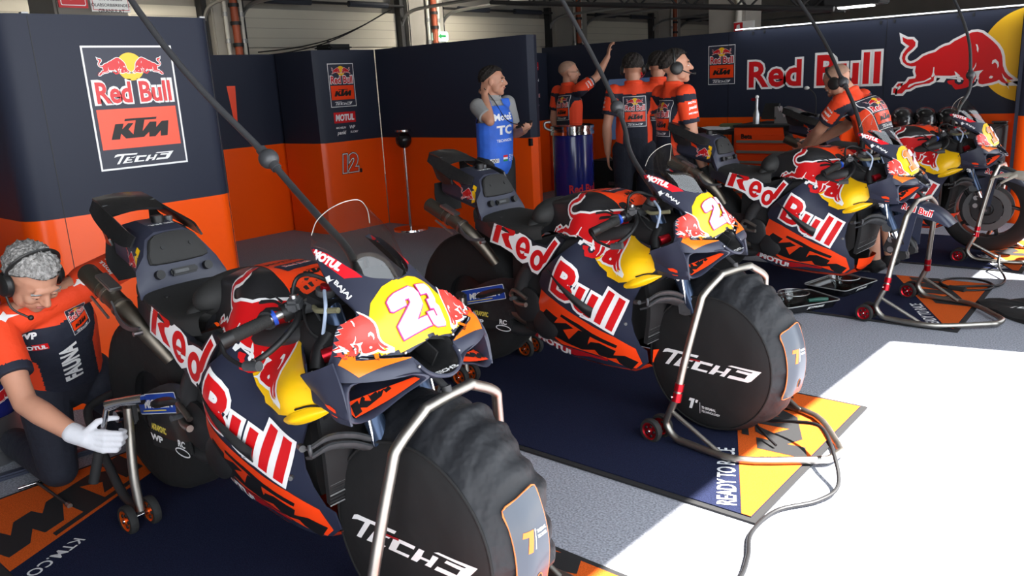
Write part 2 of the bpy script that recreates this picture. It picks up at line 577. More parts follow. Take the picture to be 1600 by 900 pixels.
# ------------------------------------------------------------------ the garage
CARPET = mat('grey_carpet', (0.275, 0.285, 0.325), 0.95, noise=(125, 0.42), bump=(300, 0.3, 0.002), spec=0.1)
CONC = mat('concrete', (0.30, 0.28, 0.25), 0.9, noise=(1.4, 0.12))
DOORM = mat('beige_sectional_door', (0.56, 0.52, 0.43), 0.7, noise=(0.9, 0.06))
DARKS = mat('dark_steel', (0.035, 0.035, 0.037), 0.5, 0.4)
GALV = mat('galvanised', (0.34, 0.34, 0.34), 0.45, 0.8)
NPAN = mat('navy_wall_panel', (0.020, 0.024, 0.041), 0.5, spec=0.25)
OPAN = mat('orange_wall_panel', (0.88, 0.085, 0.003), 0.28, spec=0.35)
YPAN = mat('yellow_wall_print', (0.85, 0.48, 0.01), 0.4)
BRICK = mat('red_pipe', (0.40, 0.09, 0.04), 0.5)

struct(M().box((-5.75, 8, -0.05), (12.5, 40, 0.1), CARPET).obj('floor', smooth=0))
struct(M().box((8.5, 8, -0.05), (16, 60, 0.1), mat('pit_lane_concrete', (.34, .33, .31), .9, noise=(2, .1))).obj('ground', smooth=0))
struct(M().box((-5.65, 9, 4.05), (12.7, 38, 0.1), mat('dark_ceiling', (0.09, 0.085, 0.08), 0.9)).obj('ceiling', smooth=0))
struct(M().box((-11.6, 9, 2), (0.2, 38, 4.2), CONC).obj('wall_back', smooth=0))
struct(M().box((-5.4, -6, 2), (12.6, 0.2, 4.2), CONC).obj('wall_left', smooth=0))
struct(M().box((-5.4, 26, 2), (12.6, 0.2, 4.2), CONC).obj('wall_right', smooth=0))
m = M().box((0.54 + .032 * 6, 9, 3.68), (0.24, 34, 0.76), CONC, (0, 0, -.032))
m.box((0.56, 5.86, 1.65), (0.24, 1.64, 3.4), CONC)
m.box((.30, -4.6, 1.65), (.24, 2.8, 3.4), CONC)  # this and the next: unseen closed stretches added to cut daylight inside
m.box((.95, 18.6, 1.65), (.24, 15.2, 3.4), CONC)
struct(m.obj('wall_front', smooth=0))

# back doors, each a sectional door between steel posts
for i, (y0, y1) in enumerate(((2.2, 6.5), (7.1, 10.3), (11.3, 14.6), (15.9, 18.9), (20.2, 23.2))):
    m = M()
    zs = [0.0, 0.55, 1.1, 1.65, 2.2, 2.78]
    for a, b in zip(zs, zs[1:]):
        m.box((-11.3, (y0 + y1) / 2, (a + b) / 2), (0.05, y1 - y0 - 0.1, b - a - 0.012), DOORM, bev=0.006)
        for k in range(1, 4):
            m.box((-11.272, (y0 + y1) / 2, a + (b - a) * k / 4), (0.004, y1 - y0 - 0.14, 0.006), mat('door_groove', (0.33, 0.3, 0.25), 0.8))
    o = struct(m.obj('door_%d' % (i + 1), smooth=0))
    t = M()
    for y in (y0 + 0.0, y1 - 0.0):
        t.box((-11.22, y, 1.5), (0.14, 0.09, 3.0), DARKS)
        t.tube([(-11.2, y, 2.4), (-11.15, y, 2.62), (-10.9, y, 2.78), (-10.2, y, 2.82), (-8.2, y, 2.84)], 0.03, GALV, 6, 4)
    t.obj('door_track', o)
    s = M().cyl((-11.1, y0, 2.88), (-11.1, y1, 2.88), 0.022, DARKS, 8)
    for k in (0.12, 0.62):
        ya, yb = y0 + (y1 - y0) * k, y0 + (y1 - y0) * (k + 0.26)
        s.cyl((-11.1, ya, 2.88), (-11.1, yb, 2.88), 0.05, mat('spring_sleeve', (0.03, 0.035, 0.05), 0.5), 10)
    s.obj('torsion_spring', o)
    h = M().ball((-11.26, (y0 + y1) / 2, 2.28), 0.04, CHROME, 10)
    h.obj('door_handle', o)
for i, (y0, y1) in enumerate(((6.5, 7.1), (10.3, 11.3), (14.6, 15.9), (18.9, 20.2))):
    struct(M().box((-11.3, (y0 + y1) / 2, 2.0), (0.5, y1 - y0 - 0.12, 4.1), CONC, bev=0.02).obj('trim_%d' % (i + 1), smooth=0))
    y = y0 + 0.62 * (y1 - y0)
    m = M().cyl((-10.98, y, 1.0), (-10.98, y, 3.9), 0.055, BRICK, 12)
    for z in (2.2, 2.5, 2.75):
        m.cyl((-10.98, y, z), (-10.98, y, z + 0.05), 0.075, DARKS, 12)
    tag(m.obj('water_pipe'), ['red brown riser pipe behind the far left navy panels', 'red brown riser pipe on the pillar beside the green exit light', 'red brown riser pipe on the pillar behind the raised arm', 'red brown riser pipe furthest right by the long banner wall'][i], 'pipe')
    m = M()
    for dy in (-0.14, 0.12):
        m.cyl((-11.0, y + dy, 1.0), (-11.0, y + dy, 3.9), 0.028, mat('white_pipe', (0.6, 0.58, 0.52), 0.5), 10)
        for z in (2.25, 2.62):
            m.cyl((-11.0, y + dy, z), (-11.0, y + dy, z + 0.06), 0.042, GALV, 10)
    tag(m.obj('heating_pipes'), ['pair of thin pale pipes beside the far left riser', 'pair of thin pale pipes on the pillar beside the green exit light', 'pair of thin pale pipes on the pillar behind the raised arm', 'pair of thin pale pipes furthest right by the long banner wall'][i], 'pipes')
# nearer pillar above the large left panel, with its two notices
struct(M().box((-6.9, 2.95, 2.0), (0.5, 0.55, 4.0), CONC, bev=0.02).obj('trim_5', smooth=0))
PLATE = mat('sign_red', (0.55, 0.01, 0.015), 0.4)
o = M().box((-6.2, 2.62, 2.30), (0.012, 0.2, 0.28), PLATE, bev=0.002)
o.decal(poly([rrect(0.17, 0.25, 0.01)]), (-6.193, 2.62, 2.30), Y_, Z_, WHT, 1, 0)
o.decal(poly([rrect(0.16, 0.24, 0.01)]), (-6.193, 2.62, 2.30), Y_, Z_, PLATE, 2, 0)
o.decal(poly([(-0.02, -0.09), (0.03, -0.08), (0.04, 0.02), (0.0, 0.09), (-0.04, 0.04)]), (-6.193, 2.62, 2.30), Y_, Z_, WHT, 3, 0)
tag(o.obj('warning_sign', smooth=0), 'red pictogram sign above the large left navy panel', 'sign')
o = M().box((-6.2, 2.88, 2.29), (0.012, 0.28, 0.30), mat('sign_white', (0.75, 0.75, 0.72), 0.5), bev=0.002)
for k, tx in enumerate(('GRANULES', 'ÖLABSORBIERENDES', 'GRANULAT')):
    o.decal(fit(text(tx, 1, 0.01), None, 0.026), (-6.193, 2.88, 2.23 - 0.042 * k), Y_, Z_, BLKP, 1, 0)
o.decal(poly([[(-0.13, -0.14), (0.13, -0.14), (0.13, 0.14), (-0.13, 0.14)], [(-0.126, -0.136), (0.126, -0.136), (0.126, 0.136), (-0.126, 0.136)]]), (-6.193, 2.88, 2.29), Y_, Z_, PLATE, 1, 0)
tag(o.obj('notice_plate', smooth=0), 'white notice plate with black capitals above the left navy panel', 'sign')
o = M().box((-10.99, 11.05, 2.37), (0.10, 0.36, 0.17), mat('exit_light', (0.5, 0.8, 0.6), 0.4, emit=((0.7, 1.0, 0.8), 0.9)), bev=0.02)
o.decal(poly([(-0.1, 0.0), (-0.02, 0.05), (-0.02, 0.02), (0.1, 0.02), (0.1, -0.02), (-0.02, -0.02), (-0.02, -0.05)]), (-10.94, 11.05, 2.37), Y_, Z_, mat('exit_green', (0.02, 0.3, 0.08), 0.5), 1, 0)
tag(o.obj('exit_light', smooth=0), 'green lit exit light on the pillar above the navy wall', 'exit light')

# ------------------------------------------------------------------ partition walls (navy above, orange below)
ZB, ZT = 0.97, 1.917
def partition(name, path, thick, label, top=ZT, zb=ZB, rnd=0.0):
    """wall following a plan outline (closed polygon)"""
    pl = poly([path])
    m = M()
    n = len(path)
    for z0, z1, mt in ((0.0, zb, OPAN), (zb, top, NPAN)):
        m.loft([[(x, y, z0) for x, y in path], [(x, y, z1) for x, y in path]], mt, True, False, False)
    m.add([(x, y, top) for x, y in pl[0]], pl[1], NPAN)
    return m
def rounded(x0, y0, x1, y1, r):
    return [(a + (x0 + x1) / 2, b + (y0 + y1) / 2) for a, b in rrect(x1 - x0, y1 - y0, r)]
# big left panel
m = partition('left_panel', rounded(-5.6, 1.40, -4.2, 2.50, 0.12), 0.4, '')
for y in (1.56, 2.44):
    m.box((-4.1995, y, 0.96), (0.002, 0.003, 1.9), BLKP)
    m.box((-4.23, y, 1.921), (0.03, 0.03, 0.008), GALV)
emblem(m, (-4.2, 2.0, 1.4725), Y_, Z_, 1.0)
tag(m.obj('team_panel'), 'large near left navy and orange panel with the big framed crest', 'panel')
# dark panel further left, and the one running back behind it
m = partition('a', rounded(-6.0, -1.5, -5.9, 1.35, 0.03), .1, '')
tag(m.obj('side_panel'), 'dark navy and orange panel set back at the far left edge', 'panel')
m = partition('b', rounded(-7.9, 2.3, -7.8, 5.35, 0.03), .1, '')
m.decal(poly([(-0.10, 0.21), (0.0, 0.21), (-0.03, -0.21), (-0.06, -0.21)]), (-7.8, 4.78, 1.395), Y_, Z_, ORG, 1, 0)
tag(m.obj('recessed_panel'), 'navy and orange panel set back between the left panel and the 12 panel', 'panel')
# panel with the 12
m = partition('c', [(-7.75, 5.27), (-7.25, 5.27), (-7.14, 5.29), (-7.1, 5.36), (-7.1, 6.095), (-7.75, 6.095)], .6, '')
emblem(m, (-7.1, 5.615, 1.556), Y_, Z_, 0.74)
m.decal(poly([rrect(0.29, 0.112, 0.003)]), (-7.1, 5.61, 1.222), Y_, Z_, RED, 1, 0)
m.decal(fit(text('MOTUL', 1, 0.05, 0.15), 0.25, 0.07), (-7.1, 5.61, 1.222), Y_, Z_, WHT, 2, 0)
for tx, y, z, w in (('MICHELIN', 5.545, 1.117, 0.13), ('WP', 5.70, 1.117, 0.075), ('pankl', 5.55, 1.06, 0.12), ('SUOMY', 5.72, 1.065, 0.11)):
    m.decal(fit(text(tx, 1, 0.02, 0.25), w), (-7.1, y, z), Y_, Z_, WHT, 1, 0)
for s_, off, mt, l in (('12', 0.11, BLKP, 1), ('12', 0.085, WHT, 2), ('12', 0.05, BLKP, 3), ('12', 0.03, ORG, 4)):
    b = text('12', 1.0, 0.03, 0.12, 0.95)
    a = text('12', 1.0, off, 0.12, 0.95)
    m.decal(move(a, 0, -0.02, 0.25), (-7.1, 5.6, 0.745), Y_, Z_, mt, l, 0)
m.decal(poly([rrect(0.035, 0.045, 0.01)]), (-7.1, 5.76, 0.64), Y_, Z_, BLKP, 1, 0)
tag(m.obj('number_panel'), 'navy and orange panel with crest and outlined 12', 'panel')
# side wall from that corner to the rounded end
m = partition('d', [(-7.09, 6.1), (-5.04, 6.1), (-4.97, 6.125), (-4.94, 6.2), (-4.97, 6.275), (-5.04, 6.3), (-7.09, 6.3)], .3, '')
m.box((-4.965, 6.118, 0.93), (0.03, 0.03, 0.07), BLKP)
tag(m.obj('divider_panel'), 'dark navy and orange divider with a rounded end behind the man in the blue bib', 'panel')
# short panel with a column of logos, set back
m = partition('e', rounded(-7.0, 8.2, -6.9, 8.93, 0.02), .1, '', 1.85)
for k, (tx, z, mt, w) in enumerate((('MOTUL', 1.68, WHT, 0.2), ('MICHELIN', 1.50, WHT, 0.22), ('SUOMY', 1.16, WHT, 0.2), ('TECH3', 1.0, WHT, 0.16))):
    if k == 0:
        m.decal(poly([rrect(0.23, 0.1, 0.004)]), (-6.9, 8.62, z), Y_, Z_, RED, 1, 0)
    m.decal(fit(text(tx, 1, 0.03, 0.12), w), (-6.9, 8.62, z), Y_, Z_, mt, 2, 0)
redbull_decal(m, (-6.9, 8.64, 1.30), Y_, Z_, 0.2, None, 0)
bull_decal(m, (-6.9, 8.64, 1.39), Y_, Z_, 0.12, False, None, 0)
tag(m.obj('sponsor_panel'), 'short navy panel with a column of small logos behind the bald man', 'panel')
# long wall with the big bull
m = partition('f', [(-7.0, 8.95), (-1.35, 8.95), (-1.35, 9.07), (-7.0, 9.07)], .1, '')
for x in (-4.3, -2.6):
    m.box((x, 8.949, 0.96), (0.004, 0.002, 1.9), BLKP)
for x in (-3.95, -2.6, -1.9):
    m.box((x, 8.97, 1.922), (0.05, 0.06, 0.012), CHROME)
    m.box((x - 0.06, 8.945, 1.885), (0.018, 0.012, 0.03), BLKP)
    m.box((x + 0.07, 8.945, 1.89), (0.018, 0.012, 0.03), BLKP)
U_ = (1, 0, 0)
m._bvh = None
clip = [(p[0], p[1]) for p in ell(-1.33, 1.5, 0.425, 0.425, 72)]
clip = [(min(x, -1.425), y) for x, y in clip]
Wn = (0, 0, 1)
m.decal(poly([clip]), (0, 8.9495, 0), U_, Wn, YPAN, 0.5, 0)
bull_decal(m, (-1.963, 8.95, 1.456), U_, Wn, 1.015, False, None, 0)
for body, x, w in (('Red', -3.752, 0.60), ('Bull', -2.965, 0.645)):
    redbull_decal(m, (x, 8.95, 1.435 if body == 'Red' else 1.445), U_, Wn, w, None, 0, 1, body)
emblem(m, (-4.386, 8.95, 1.562), U_, Wn, 0.72)
tag(m.obj('banner_wall'), 'long navy and orange wall with the giant red bull', 'wall panel')
m = partition('g', rounded(-1.36, 8.55, -0.2, 8.8, 0.1), .2, '', 1.96)
m.box((-1.33, 8.70, 0.98), (0.06, 0.24, 1.94), NPAN)
tag(m.obj('end_panel'), 'navy and orange panel at the right edge beside the giant bull', 'panel')

# ------------------------------------------------------------------ the motorcycle (x forward, y left, z up; origin on the floor between the wheels)
_CT = np.array([(-.30,.95,.09),(-.1,.97,.09),(.1,.98,.085),(.2,.97,.085),(-.3,.85,.12),(-.15,.82,.13),(-.1,.9,.135),(.0,.93,.145),(.1,.87,.15),(.25,.85,.13),(.25,.92,.11),(.35,.84,.19),(.43,.805,.262),(.48,.80,.25),
(-.1,.76,.21),(.1,.77,.20),(.3,.74,.245),(.31,.71,.253),(.42,.735,.215),(.47,.73,.19),(.41,.767,.235),(-.1,.70,.255),(-.033,.727,.27),(.19,.68,.238),(.2,.635,.22),(.3,.68,.25),(.41,.678,.195),(.45,.67,.175),(.35,.645,.222),
(-.2,.55,.205),(-.12,.55,.245),(0,.55,.265),(.15,.55,.245),(.3,.55,.215),(.33,.6,.215),(-.22,.42,.19),(0,.42,.23),(.2,.4,.217),(.32,.43,.175),(-.27,.33,.14),(0,.31,.185),(.25,.31,.178),(.36,.31,.135),(-.27,.25,.12),(0,.24,.15),(.25,.24,.15),(.36,.26,.12)])
def _tps(C):
    n = len(C)
    D = ((C[:, None, :2] - C[None, :, :2]) ** 2).sum(-1)
    K = .5 * D * np.log(D + 1e-12) + np.eye(n) * 2e-3
    P = np.c_[np.ones(n), C[:, :2]]
    return np.linalg.solve(np.block([[K, P], [P.T, np.zeros((3, 3))]]), np.r_[C[:, 2], 0, 0, 0])
_W = _tps(_CT)
def FW(x, z):
    """half width of the fairing at (x, z)"""
    D = (_CT[:, 0] - x) ** 2 + (_CT[:, 1] - z) ** 2
    return float((_W[:-3] * (.5 * D * np.log(D + 1e-12))).sum() + _W[-3] + _W[-2] * x + _W[-1] * z)
_CP = np.array([(-.62,.88,.155),(-.62,.78,.165),(-.45,.86,.185),(-.45,.76,.20),(-.3,.82,.205),(-.3,.70,.21),(-.12,.84,.18),(-.1,.76,.215),(-.12,.66,.225),(-.2,.62,.215),(-.36,.68,.20)])
_WP = _tps(_CP)
def PW(x, z):
    D = (_CP[:, 0] - x) ** 2 + (_CP[:, 1] - z) ** 2
    return float((_WP[:-3] * (.5 * D * np.log(D + 1e-12))).sum() + _WP[-3] + _WP[-2] * x + _WP[-1] * z)
def hpatch(m, pts, mt, lay=0, side=-1, fn=FW, cell=0.02, sm=0, inner=0.0):
    """a patch of the side skin: outline in (x, z), thousandths"""
    shp = pts if isinstance(pts, tuple) else poly([[(a * .001, b * .001) for a, b in q] for q in ([pts] if isinstance(pts[0][0], (int, float)) else pts)], 0, sm)
    vs, fs = dice(shp[0], shp[1], cell)
    P = []
    for x, z in vs:
        w = fn(x, z) + lay * 0.0011 - inner
        P.append((x, side * w, z))
    return m.add(P, fs, mt)
def rim(m, pts, mt, depth, side=-1, fn=FW):
    """turned-in edge of a skin outline"""
    P = [(a * .001, b * .001) for a, b in pts]
    Q = []
    for i, p in enumerate(P):
        q = P[(i + 1) % len(P)]
        k = max(1, int(math.hypot(q[0] - p[0], q[1] - p[1]) / 0.02))
        Q += [(p[0] + (q[0] - p[0]) * t / k, p[1] + (q[1] - p[1]) * t / k) for t in range(k)]
    n = len(Q)
    a = [(x, side * fn(x, z), z) for x, z in Q]
    b = [(x, side * (fn(x, z) - depth), z) for x, z in Q]
    return m.add(a + b, [(i, (i + 1) % n, n + (i + 1) % n, n + i) for i in range(n)], mt)

FAIR = [(-322, 296), (-245, 432), (-199, 554), (-208, 588), (-180, 640), (-111, 694), (-56, 736), (11, 789), (64, 834), (103, 861), (161, 884), (238, 866), (263, 852), (325, 824), (408, 823), (416, 798), (427, 739), (423, 679), (388, 655), (346, 630), (304, 557), (286, 475), (290, 413), (309, 347), (332, 327), (330, 267), (289, 232), (250, 225), (109, 227), (-57, 229), (-207, 235), (-290, 268)]
YELP = [(258, 864), (297, 832), (344, 819), (414, 811), (416, 798), (429, 765), (427, 734), (412, 710), (393, 691), (353, 675), (313, 638), (275, 624), (297, 655), (250, 645), (190, 666), (191, 685), (149, 708), (120, 736), (139, 771), (234, 764), (253, 814)]
STRIPE = [(-194, 555), (-95, 526), (115, 423), (207, 387), (290, 335), (306, 260), (273, 231), (223, 238), (189, 247), (111, 269), (13, 276), (-70, 280), (-160, 283), (-237, 305), (-314, 321), (-279, 380), (-244, 438)]
KBIG = [(-278, 371), (-164, 465), (-93, 433), (-130, 400), (-44, 416), (-6, 395), (-80, 373), (-62, 324), (22, 392), (92, 386), (65, 347), (50, 320), (75, 340), (124, 344), (200, 315), (180, 289), (237, 295), (292, 267), (251, 222), (227, 233), (201, 252), (192, 274), (146, 268), (100, 273), (85, 299), (3, 282), (-89, 300), (-146, 316), (-160, 372), (-204, 343)]
TBAR = [(-60, 460), (32, 425), (101, 388), (214, 345), (203, 330), (84, 368), (16, 405), (-72, 446)]
BELLY = [(-325, 313), (-240, 298), (-163, 276), (10, 269), (85, 263), (145, 265), (140, 249), (42, 250), (-61, 234), (-157, 253), (-251, 266), (-339, 286)]

NAVYD = mat('navy_black_panel', (0.011, 0.012, 0.018), 0.4, coat=.2)
TANKB = mat('black_tank_film', (0.014, 0.014, 0.016), 0.38, coat=.25)
def tank_mesh():
    m = M()
    top = [(-.255, .88), (-.24, .92), (-.20, .958), (-.11, .985), (0, 1.0), (.11, 1.002), (.19, .985), (.235, .945)]
    rings = []
    for x, z in top:
        zz = min(.915, z - .03)
        w = FW(x, zz)
        w2 = FW(x, zz - .1)
        rings.append(catmull([(x, -w2 + .004, zz - .10), (x, -FW(x, zz - .05) + .002, zz - .05), (x, -w, zz), (x, -w * .86, (zz + z) / 2 + .008), (x, -w * .5, z - .003), (x, 0, z), (x, w * .5, z - .003), (x, w * .86, (zz + z) / 2 + .008), (x, w, zz), (x, FW(x, zz - .05) - .002, zz - .05), (x, w2 - .004, zz - .10)], 4))
    n = len(rings[0])
    cols = [catmull([r[j] for r in rings], 4) for j in range(n)]
    R2 = [[cols[j][i] for j in range(n)] for i in range(len(cols[0]))]
    m.loft(R2, TANKB, False)
    m.loft([R2[-1], [(.23, p[1] * .5, p[2] * .6 + .36) for p in R2[-1]]], BLKM, False)
    m.bvh()
    return m
def make_bike():
    t = thing('racing_motorcycle', 'nearest navy and orange racing motorcycle with yellow nose', 'motorcycle', group='racing motorcycles on stands')
    tank_m = tank_mesh()
    # ---- main fairing
    m = M()
    for s in (-1, 1):
        hpatch(m, FAIR, NAVY, 0, s)
        hpatch(m, FAIR, BLKM, 0, s, inner=0.006)
        rim(m, FAIR, NAVY, 0.006, s)
        hpatch(m, STRIPE, ORG, 1, s)
        hpatch(m, BELLY, mat('dark_red_paint', (0.42, 0.008, 0.012), 0.35, coat=0.2), 1, s)
        hpatch(m, YELP, YEL, 1, s)
    # floor of the belly pan
    xs = [-.30, -.2, -.06, .09, .25, .335]
    zs = [.29, .243, .227, .222, .224, .262]
    m.loft([[(x, w * FW(x, z) * k, z - d) for w, k, d in ((-1, 1, 0), (-1, .75, .02), (-1, .3, .03), (1, .3, .03), (1, .75, .02), (1, 1, 0))] for x, z in zip(xs, zs)], ORG, False)
    # nose of the belly pan
    m.grid([[(.335, -.105, .262), (.365, -.07, .275), (.385, 0, .28), (.365, .07, .275), (.335, .105, .262)], [(.352, -.125, .329), (.39, -.08, .33), (.405, 0, .332), (.39, .08, .33), (.352, .125, .329)]], ORG, 5, 3)
    m.grid([[(.335, -.105, .262), (.345, -.07, .25), (.35, 0, .245), (.345, .07, .25), (.335, .105, .262)], [(.335, -.105, .262), (.365, -.07, .275), (.385, 0, .28), (.365, .07, .275), (.335, .105, .262)]], ORG, 5, 2)
    hpatch(m, KBIG, BLKP, 2)
    hpatch(m, TBAR, BLKP, 2)
    m.bvh()
    side_w = lambda a: (Vector((math.cos(R(a)), 0, math.sin(R(a)))), Vector((-math.sin(R(a)), 0, math.cos(R(a)))))
    # lettering on the right flank
    U, W = side_w(-27.6)
    redbull_decal(m, (0.085, -.26, 0.567), U, W, 0.345, None, 0.02, 2, 'Bull')
    U, W = side_w(-14)
    m.decal(fit(text('MOTUL', 1, 0.05, 0.1), 0.235, 0.04), (-0.175, -.2, 0.268), U, W, WHT, 2, 0.02)
    # charging bull over the yellow
    U, W = side_w(-21)
    both = M()
    both.v, both.f = m.v + tank_m.v, m.f + [tuple(len(m.v) + i for i in q_) for q_ in tank_m.f]
    both.bvh()
    bull_decal(m, (0.099, -.25, 0.844), U, W, 0.42, False, both, 0.012, 2)
    # scoop on the yellow and the step behind the lettering
    for sd_ in (-1, 1):
        m.grid([[(x, sd_ * (FW(x, z) + e_), z) for x, e_, z in q_] for q_ in ([(.435, .006, .690), (.385, .004, .690), (.325, .004, .668), (.280, .002, .643)], [(.437, .008, .686), (.385, .020, .670), (.33, .020, .648), (.278, .006, .634)], [(.43, .002, .680), (.385, .004, .652), (.33, .002, .630), (.284, .0, .622)])], YEL, 5, 4)
        m.tube([(x, sd_ * (FW(x, z) + .006), z) for x, z in ((.44, .695), (.385, .696), (.34, .682))], 0.003, BLKP, 6, 4)
        m.grid([[(x, sd_ * w, z) for x, w, z in q_] for q_ in ([(-.115, .262, .672), (-.02, .283, .61), (.07, .272, .553), (.13, .258, .52)], [(-.115, .264, .668), (-.01, .29, .59), (.08, .282, .525), (.125, .262, .50)], [(-.10, .258, .655), (-.01, .272, .568), (.07, .262, .50), (.11, .25, .47)])], BLK, 5, 4, 0.003)
    m.tube([(.285, -.243, .470), (.295, -.255, .472)], 0.007, GRYC, 8)
    fairing = m.obj('fairing', t, 40)

    # ---- tank cover with vents
    m = tank_m
    m.decal(poly([(-.10, -.03), (.0, -.06), (.10, -.085), (.19, -.10), (.225, -.08), (.235, 0), (.225, .07), (.19, .09), (.10, .072), (0, .06), (-.10, .03), (-.13, 0)]), (0, 0, 1.0), X_, Y_, ORG, 1, 0.02)
    m.decal(poly([rrect(.075, .12, .006)]), (.085, -.0, 1.0), X_, Y_, NAVY, 2, 0.02)
    redbull_decal(m, (.08, 0, 1.0), (0, 1, 0), (-1, 0, 0), 0.09, None, 0.02, 3)
    m.decal(fit(text('MOTUL', 1, 0.04, 0.1), .11), (.0, -.0, 1.0), (0, 1, 0), (-1, 0, 0), BLKP, 2, 0.02)
    m.decal(move(S_KTM, 0, 0, .09), (.165, -.0, 1.0), (0, 1, 0), (-1, 0, 0), BLKP, 2, 0.02)
    tail_ = [(-80, 960), (-40, 955), (0, 985), (5, 1010), (-20, 1012), (-40, 985), (-80, 975)]
    tk = m.obj('tank_cover', t, 45)
    m = M()
    for s in (-1, 1):
        m = M()
        for k in range(4):
            x0, z0 = .03 + .022 * k, .968 - .021 * k
            pts_ = [(x0, z0), (x0 + .05, z0 + .004), (x0 + .10, z0 - .018)]
            m.grid([[(x, s * (FW(x, z) + .002), z) for x, z in pts_], [(x, s * (FW(x, z - .008) + .010), z - .008) for x, z in pts_], [(x, s * (FW(x, z - .014) + .001), z - .014) for x, z in pts_]], BLKM, 5, 3)
        m.obj('tank_vent', t, 60)
    m = M()
    m.ball((-.245, 0, .882), (.085, .165, .075), FOAM, 28, rot=(0, R(-25), 0))
    m.ball((-.275, 0, .84), (.06, .18, .05), FOAM, 28)
    m.obj('tank_pad', t, 60)
    # ---- seat foam, tail, wing
    m = M()
    rows = []
    for x, z, w in ((-.66, .905, .145), (-.61, .877, .158), (-.5, .86, .185), (-.38, .85, .203), (-.28, .85, .205), (-.2, .86, .185)):
        rows.append([(x, -w * .97, z - .075), (x, -w, z - .04), (x, -w * .92, z - .01), (x, -w * .5, z), (x, 0, z + .002), (x, w * .5, z), (x, w * .92, z - .01), (x, w, z - .04), (x, w * .97, z - .075)])
    m.grid(rows, FOAM, 4, 4)
    for y in (-.12, -.05, .1):
        m.cyl((-.5, y, .856), (-.5, y, .861), .009, BLKP, 10)
    m.obj('seat', t, 60)
    m = M()
    st = [(-.585, .88, .135, .84), (-.60, .93, .132, .84), (-.625, 1.0, .118, .86), (-.655, 1.055, .09, .88), (-.69, 1.07, .085, .89), (-.80, 1.085, .07, .91), (-.93, 1.06, .05, .94), (-.955, 1.03, .04, .95)]
    rings = []
    for x, zt, w, zb in st:
        wb = w + .035 if x > -.7 else w + .02
        h = zt - zb
        rings.append([(x, -w * .6, zt), (x, -w, zt - .12 * h), (x, -wb, zt - .45 * h), (x, -wb, zb + .15 * h), (x, -wb * .8, zb), (x, wb * .8, zb), (x, wb, zb + .15 * h), (x, wb, zt - .45 * h), (x, w, zt - .12 * h), (x, w * .6, zt)])
    m.loft(rings, NAVYF)
    m.bvh()
    # red bull crest and flash on the flank
    sd = lambda pts, mt, l: m.decal(poly([[(a * .001, b * .001) for a, b in pts]]), (0, -.1, 0), X_, Z_, mt, l, 0.02)
    sd([(-680, 1010), (-655, 1000), (-648, 960), (-665, 925), (-690, 918), (-680, 960)], YEL, 1)
    sd([(-930, 1075), (-915, 1045), (-770, 985), (-778, 1004)], ORG, 2)
    bull_decal(m, (-.725, -.1, .962), X_, Z_, .11, False, None, 0.02, 2)
    m.decal(fit(text('MC MUL', 1, .05), .09, .016), (-.70, 0, 1.1), (0, -1, 0), (1, 0, 0), WHT, 2, 0.02)
    m.cyl((-.74, .01, 1.07), (-.74, .01, 1.10), .022, BLKP, 14)
    m.cyl((-.76, .06, 1.07), (-.76, .06, 1.09), .016, GRYC, 14)
    tu = m.obj('tail_unit', t, 30)
    m = M()
    fN = Vector((.925, 0, .38))
    fo = Vector((-.628, 0, .995))
    U, W = Vector((0, -1, 0)), Vector((-.38, 0, .925))
    pp = [tuple(q_) for q_ in catmull([(-.088, -.052), (.088, -.052), (.108, -.03), (.10, .0), (.065, .052), (-.065, .052), (-.10, .0), (-.108, -.03)], 3, True)]
    m.prism([(a * .96, b * .96) for a, b in pp], fo - fN * .004, U * -1, W, fN, .018, FOAM)
    m.loft([[fo + fN * d_ - U * (a * k_) + W * (b * k_) for a, b in pp] for d_, k_ in ((-.004, 1.0), (.008, 1.0), (.013, .96), (.015, .9))], FOAM)
    for y in (-.05, .055):
        m.tube([fo + fN * .010 + Vector((0, y, .004)), fo + fN * .017 + Vector((0, y, .004))], .008, BLKP, 10)
    m.obj('back_pad', tu, 30)
    m = M()
    lo = Vector((-.588, 0, .912))
    for y in (-.09, .09):
        m.tube([lo + Vector((-.02, y, 0)), lo + Vector((.012, y, .008))], .016, BLKP, 14)
    m.box(lo + Vector((.002, 0, .004)), (.02, .10, .026), BLKP, (0, R(-15), 0), .006)
    m.box(lo + Vector((.006, -.015, .005)), (.02, .055, .012), GRYC, (0, R(-15), 0), .002)
    m.obj('data_port', tu, 30)
    m = M()
    m.grid([[(-1.0, -.092, 1.155), (-1.0, 0, 1.162), (-1.0, .092, 1.155)], [(-.93, -.098, 1.135), (-.93, 0, 1.145), (-.93, .098, 1.135)], [(-.86, -.11, 1.10), (-.86, 0, 1.112), (-.86, .11, 1.10)]], CARB, 5, 4, 0.010)
    m.cyl((-.915, -.098, 1.136), (-.915, .098, 1.136), .006, GRYC, 8)
    for s in (-1, 1):
        m.grid([[(-1.0, s * .092, 1.156), (-.93, s * .10, 1.140), (-.80, s * .112, 1.098), (-.70, s * .122, 1.065), (-.665, s * .118, 1.05)], [(-1.0, s * .11, 1.12), (-.93, s * .128, 1.09), (-.82, s * .145, 1.05), (-.72, s * .148, 1.02), (-.67, s * .138, 1.015)]], CARB, 5, 4, 0.008 * s)
        m.grid([[(-.98, s * .11, 1.13), (-.9, s * .118, 1.07), (-.80, s * .148, 1.035)], [(-.955, s * .09, 1.03), (-.88, s * .12, 1.01), (-.8, s * .14, 1.01)]], CARB, 4, 4, 0.006 * s)
    m.grid([[(-1.0, -.07, 1.0), (-1.0, .07, 1.0)], [(-.98, -.09, .92), (-.98, .09, .92)], [(-.95, -.07, .85), (-.95, .07, .85)]], BLKM, 3, 4, 0.005)
    m.obj('rear_wing', t, 40)

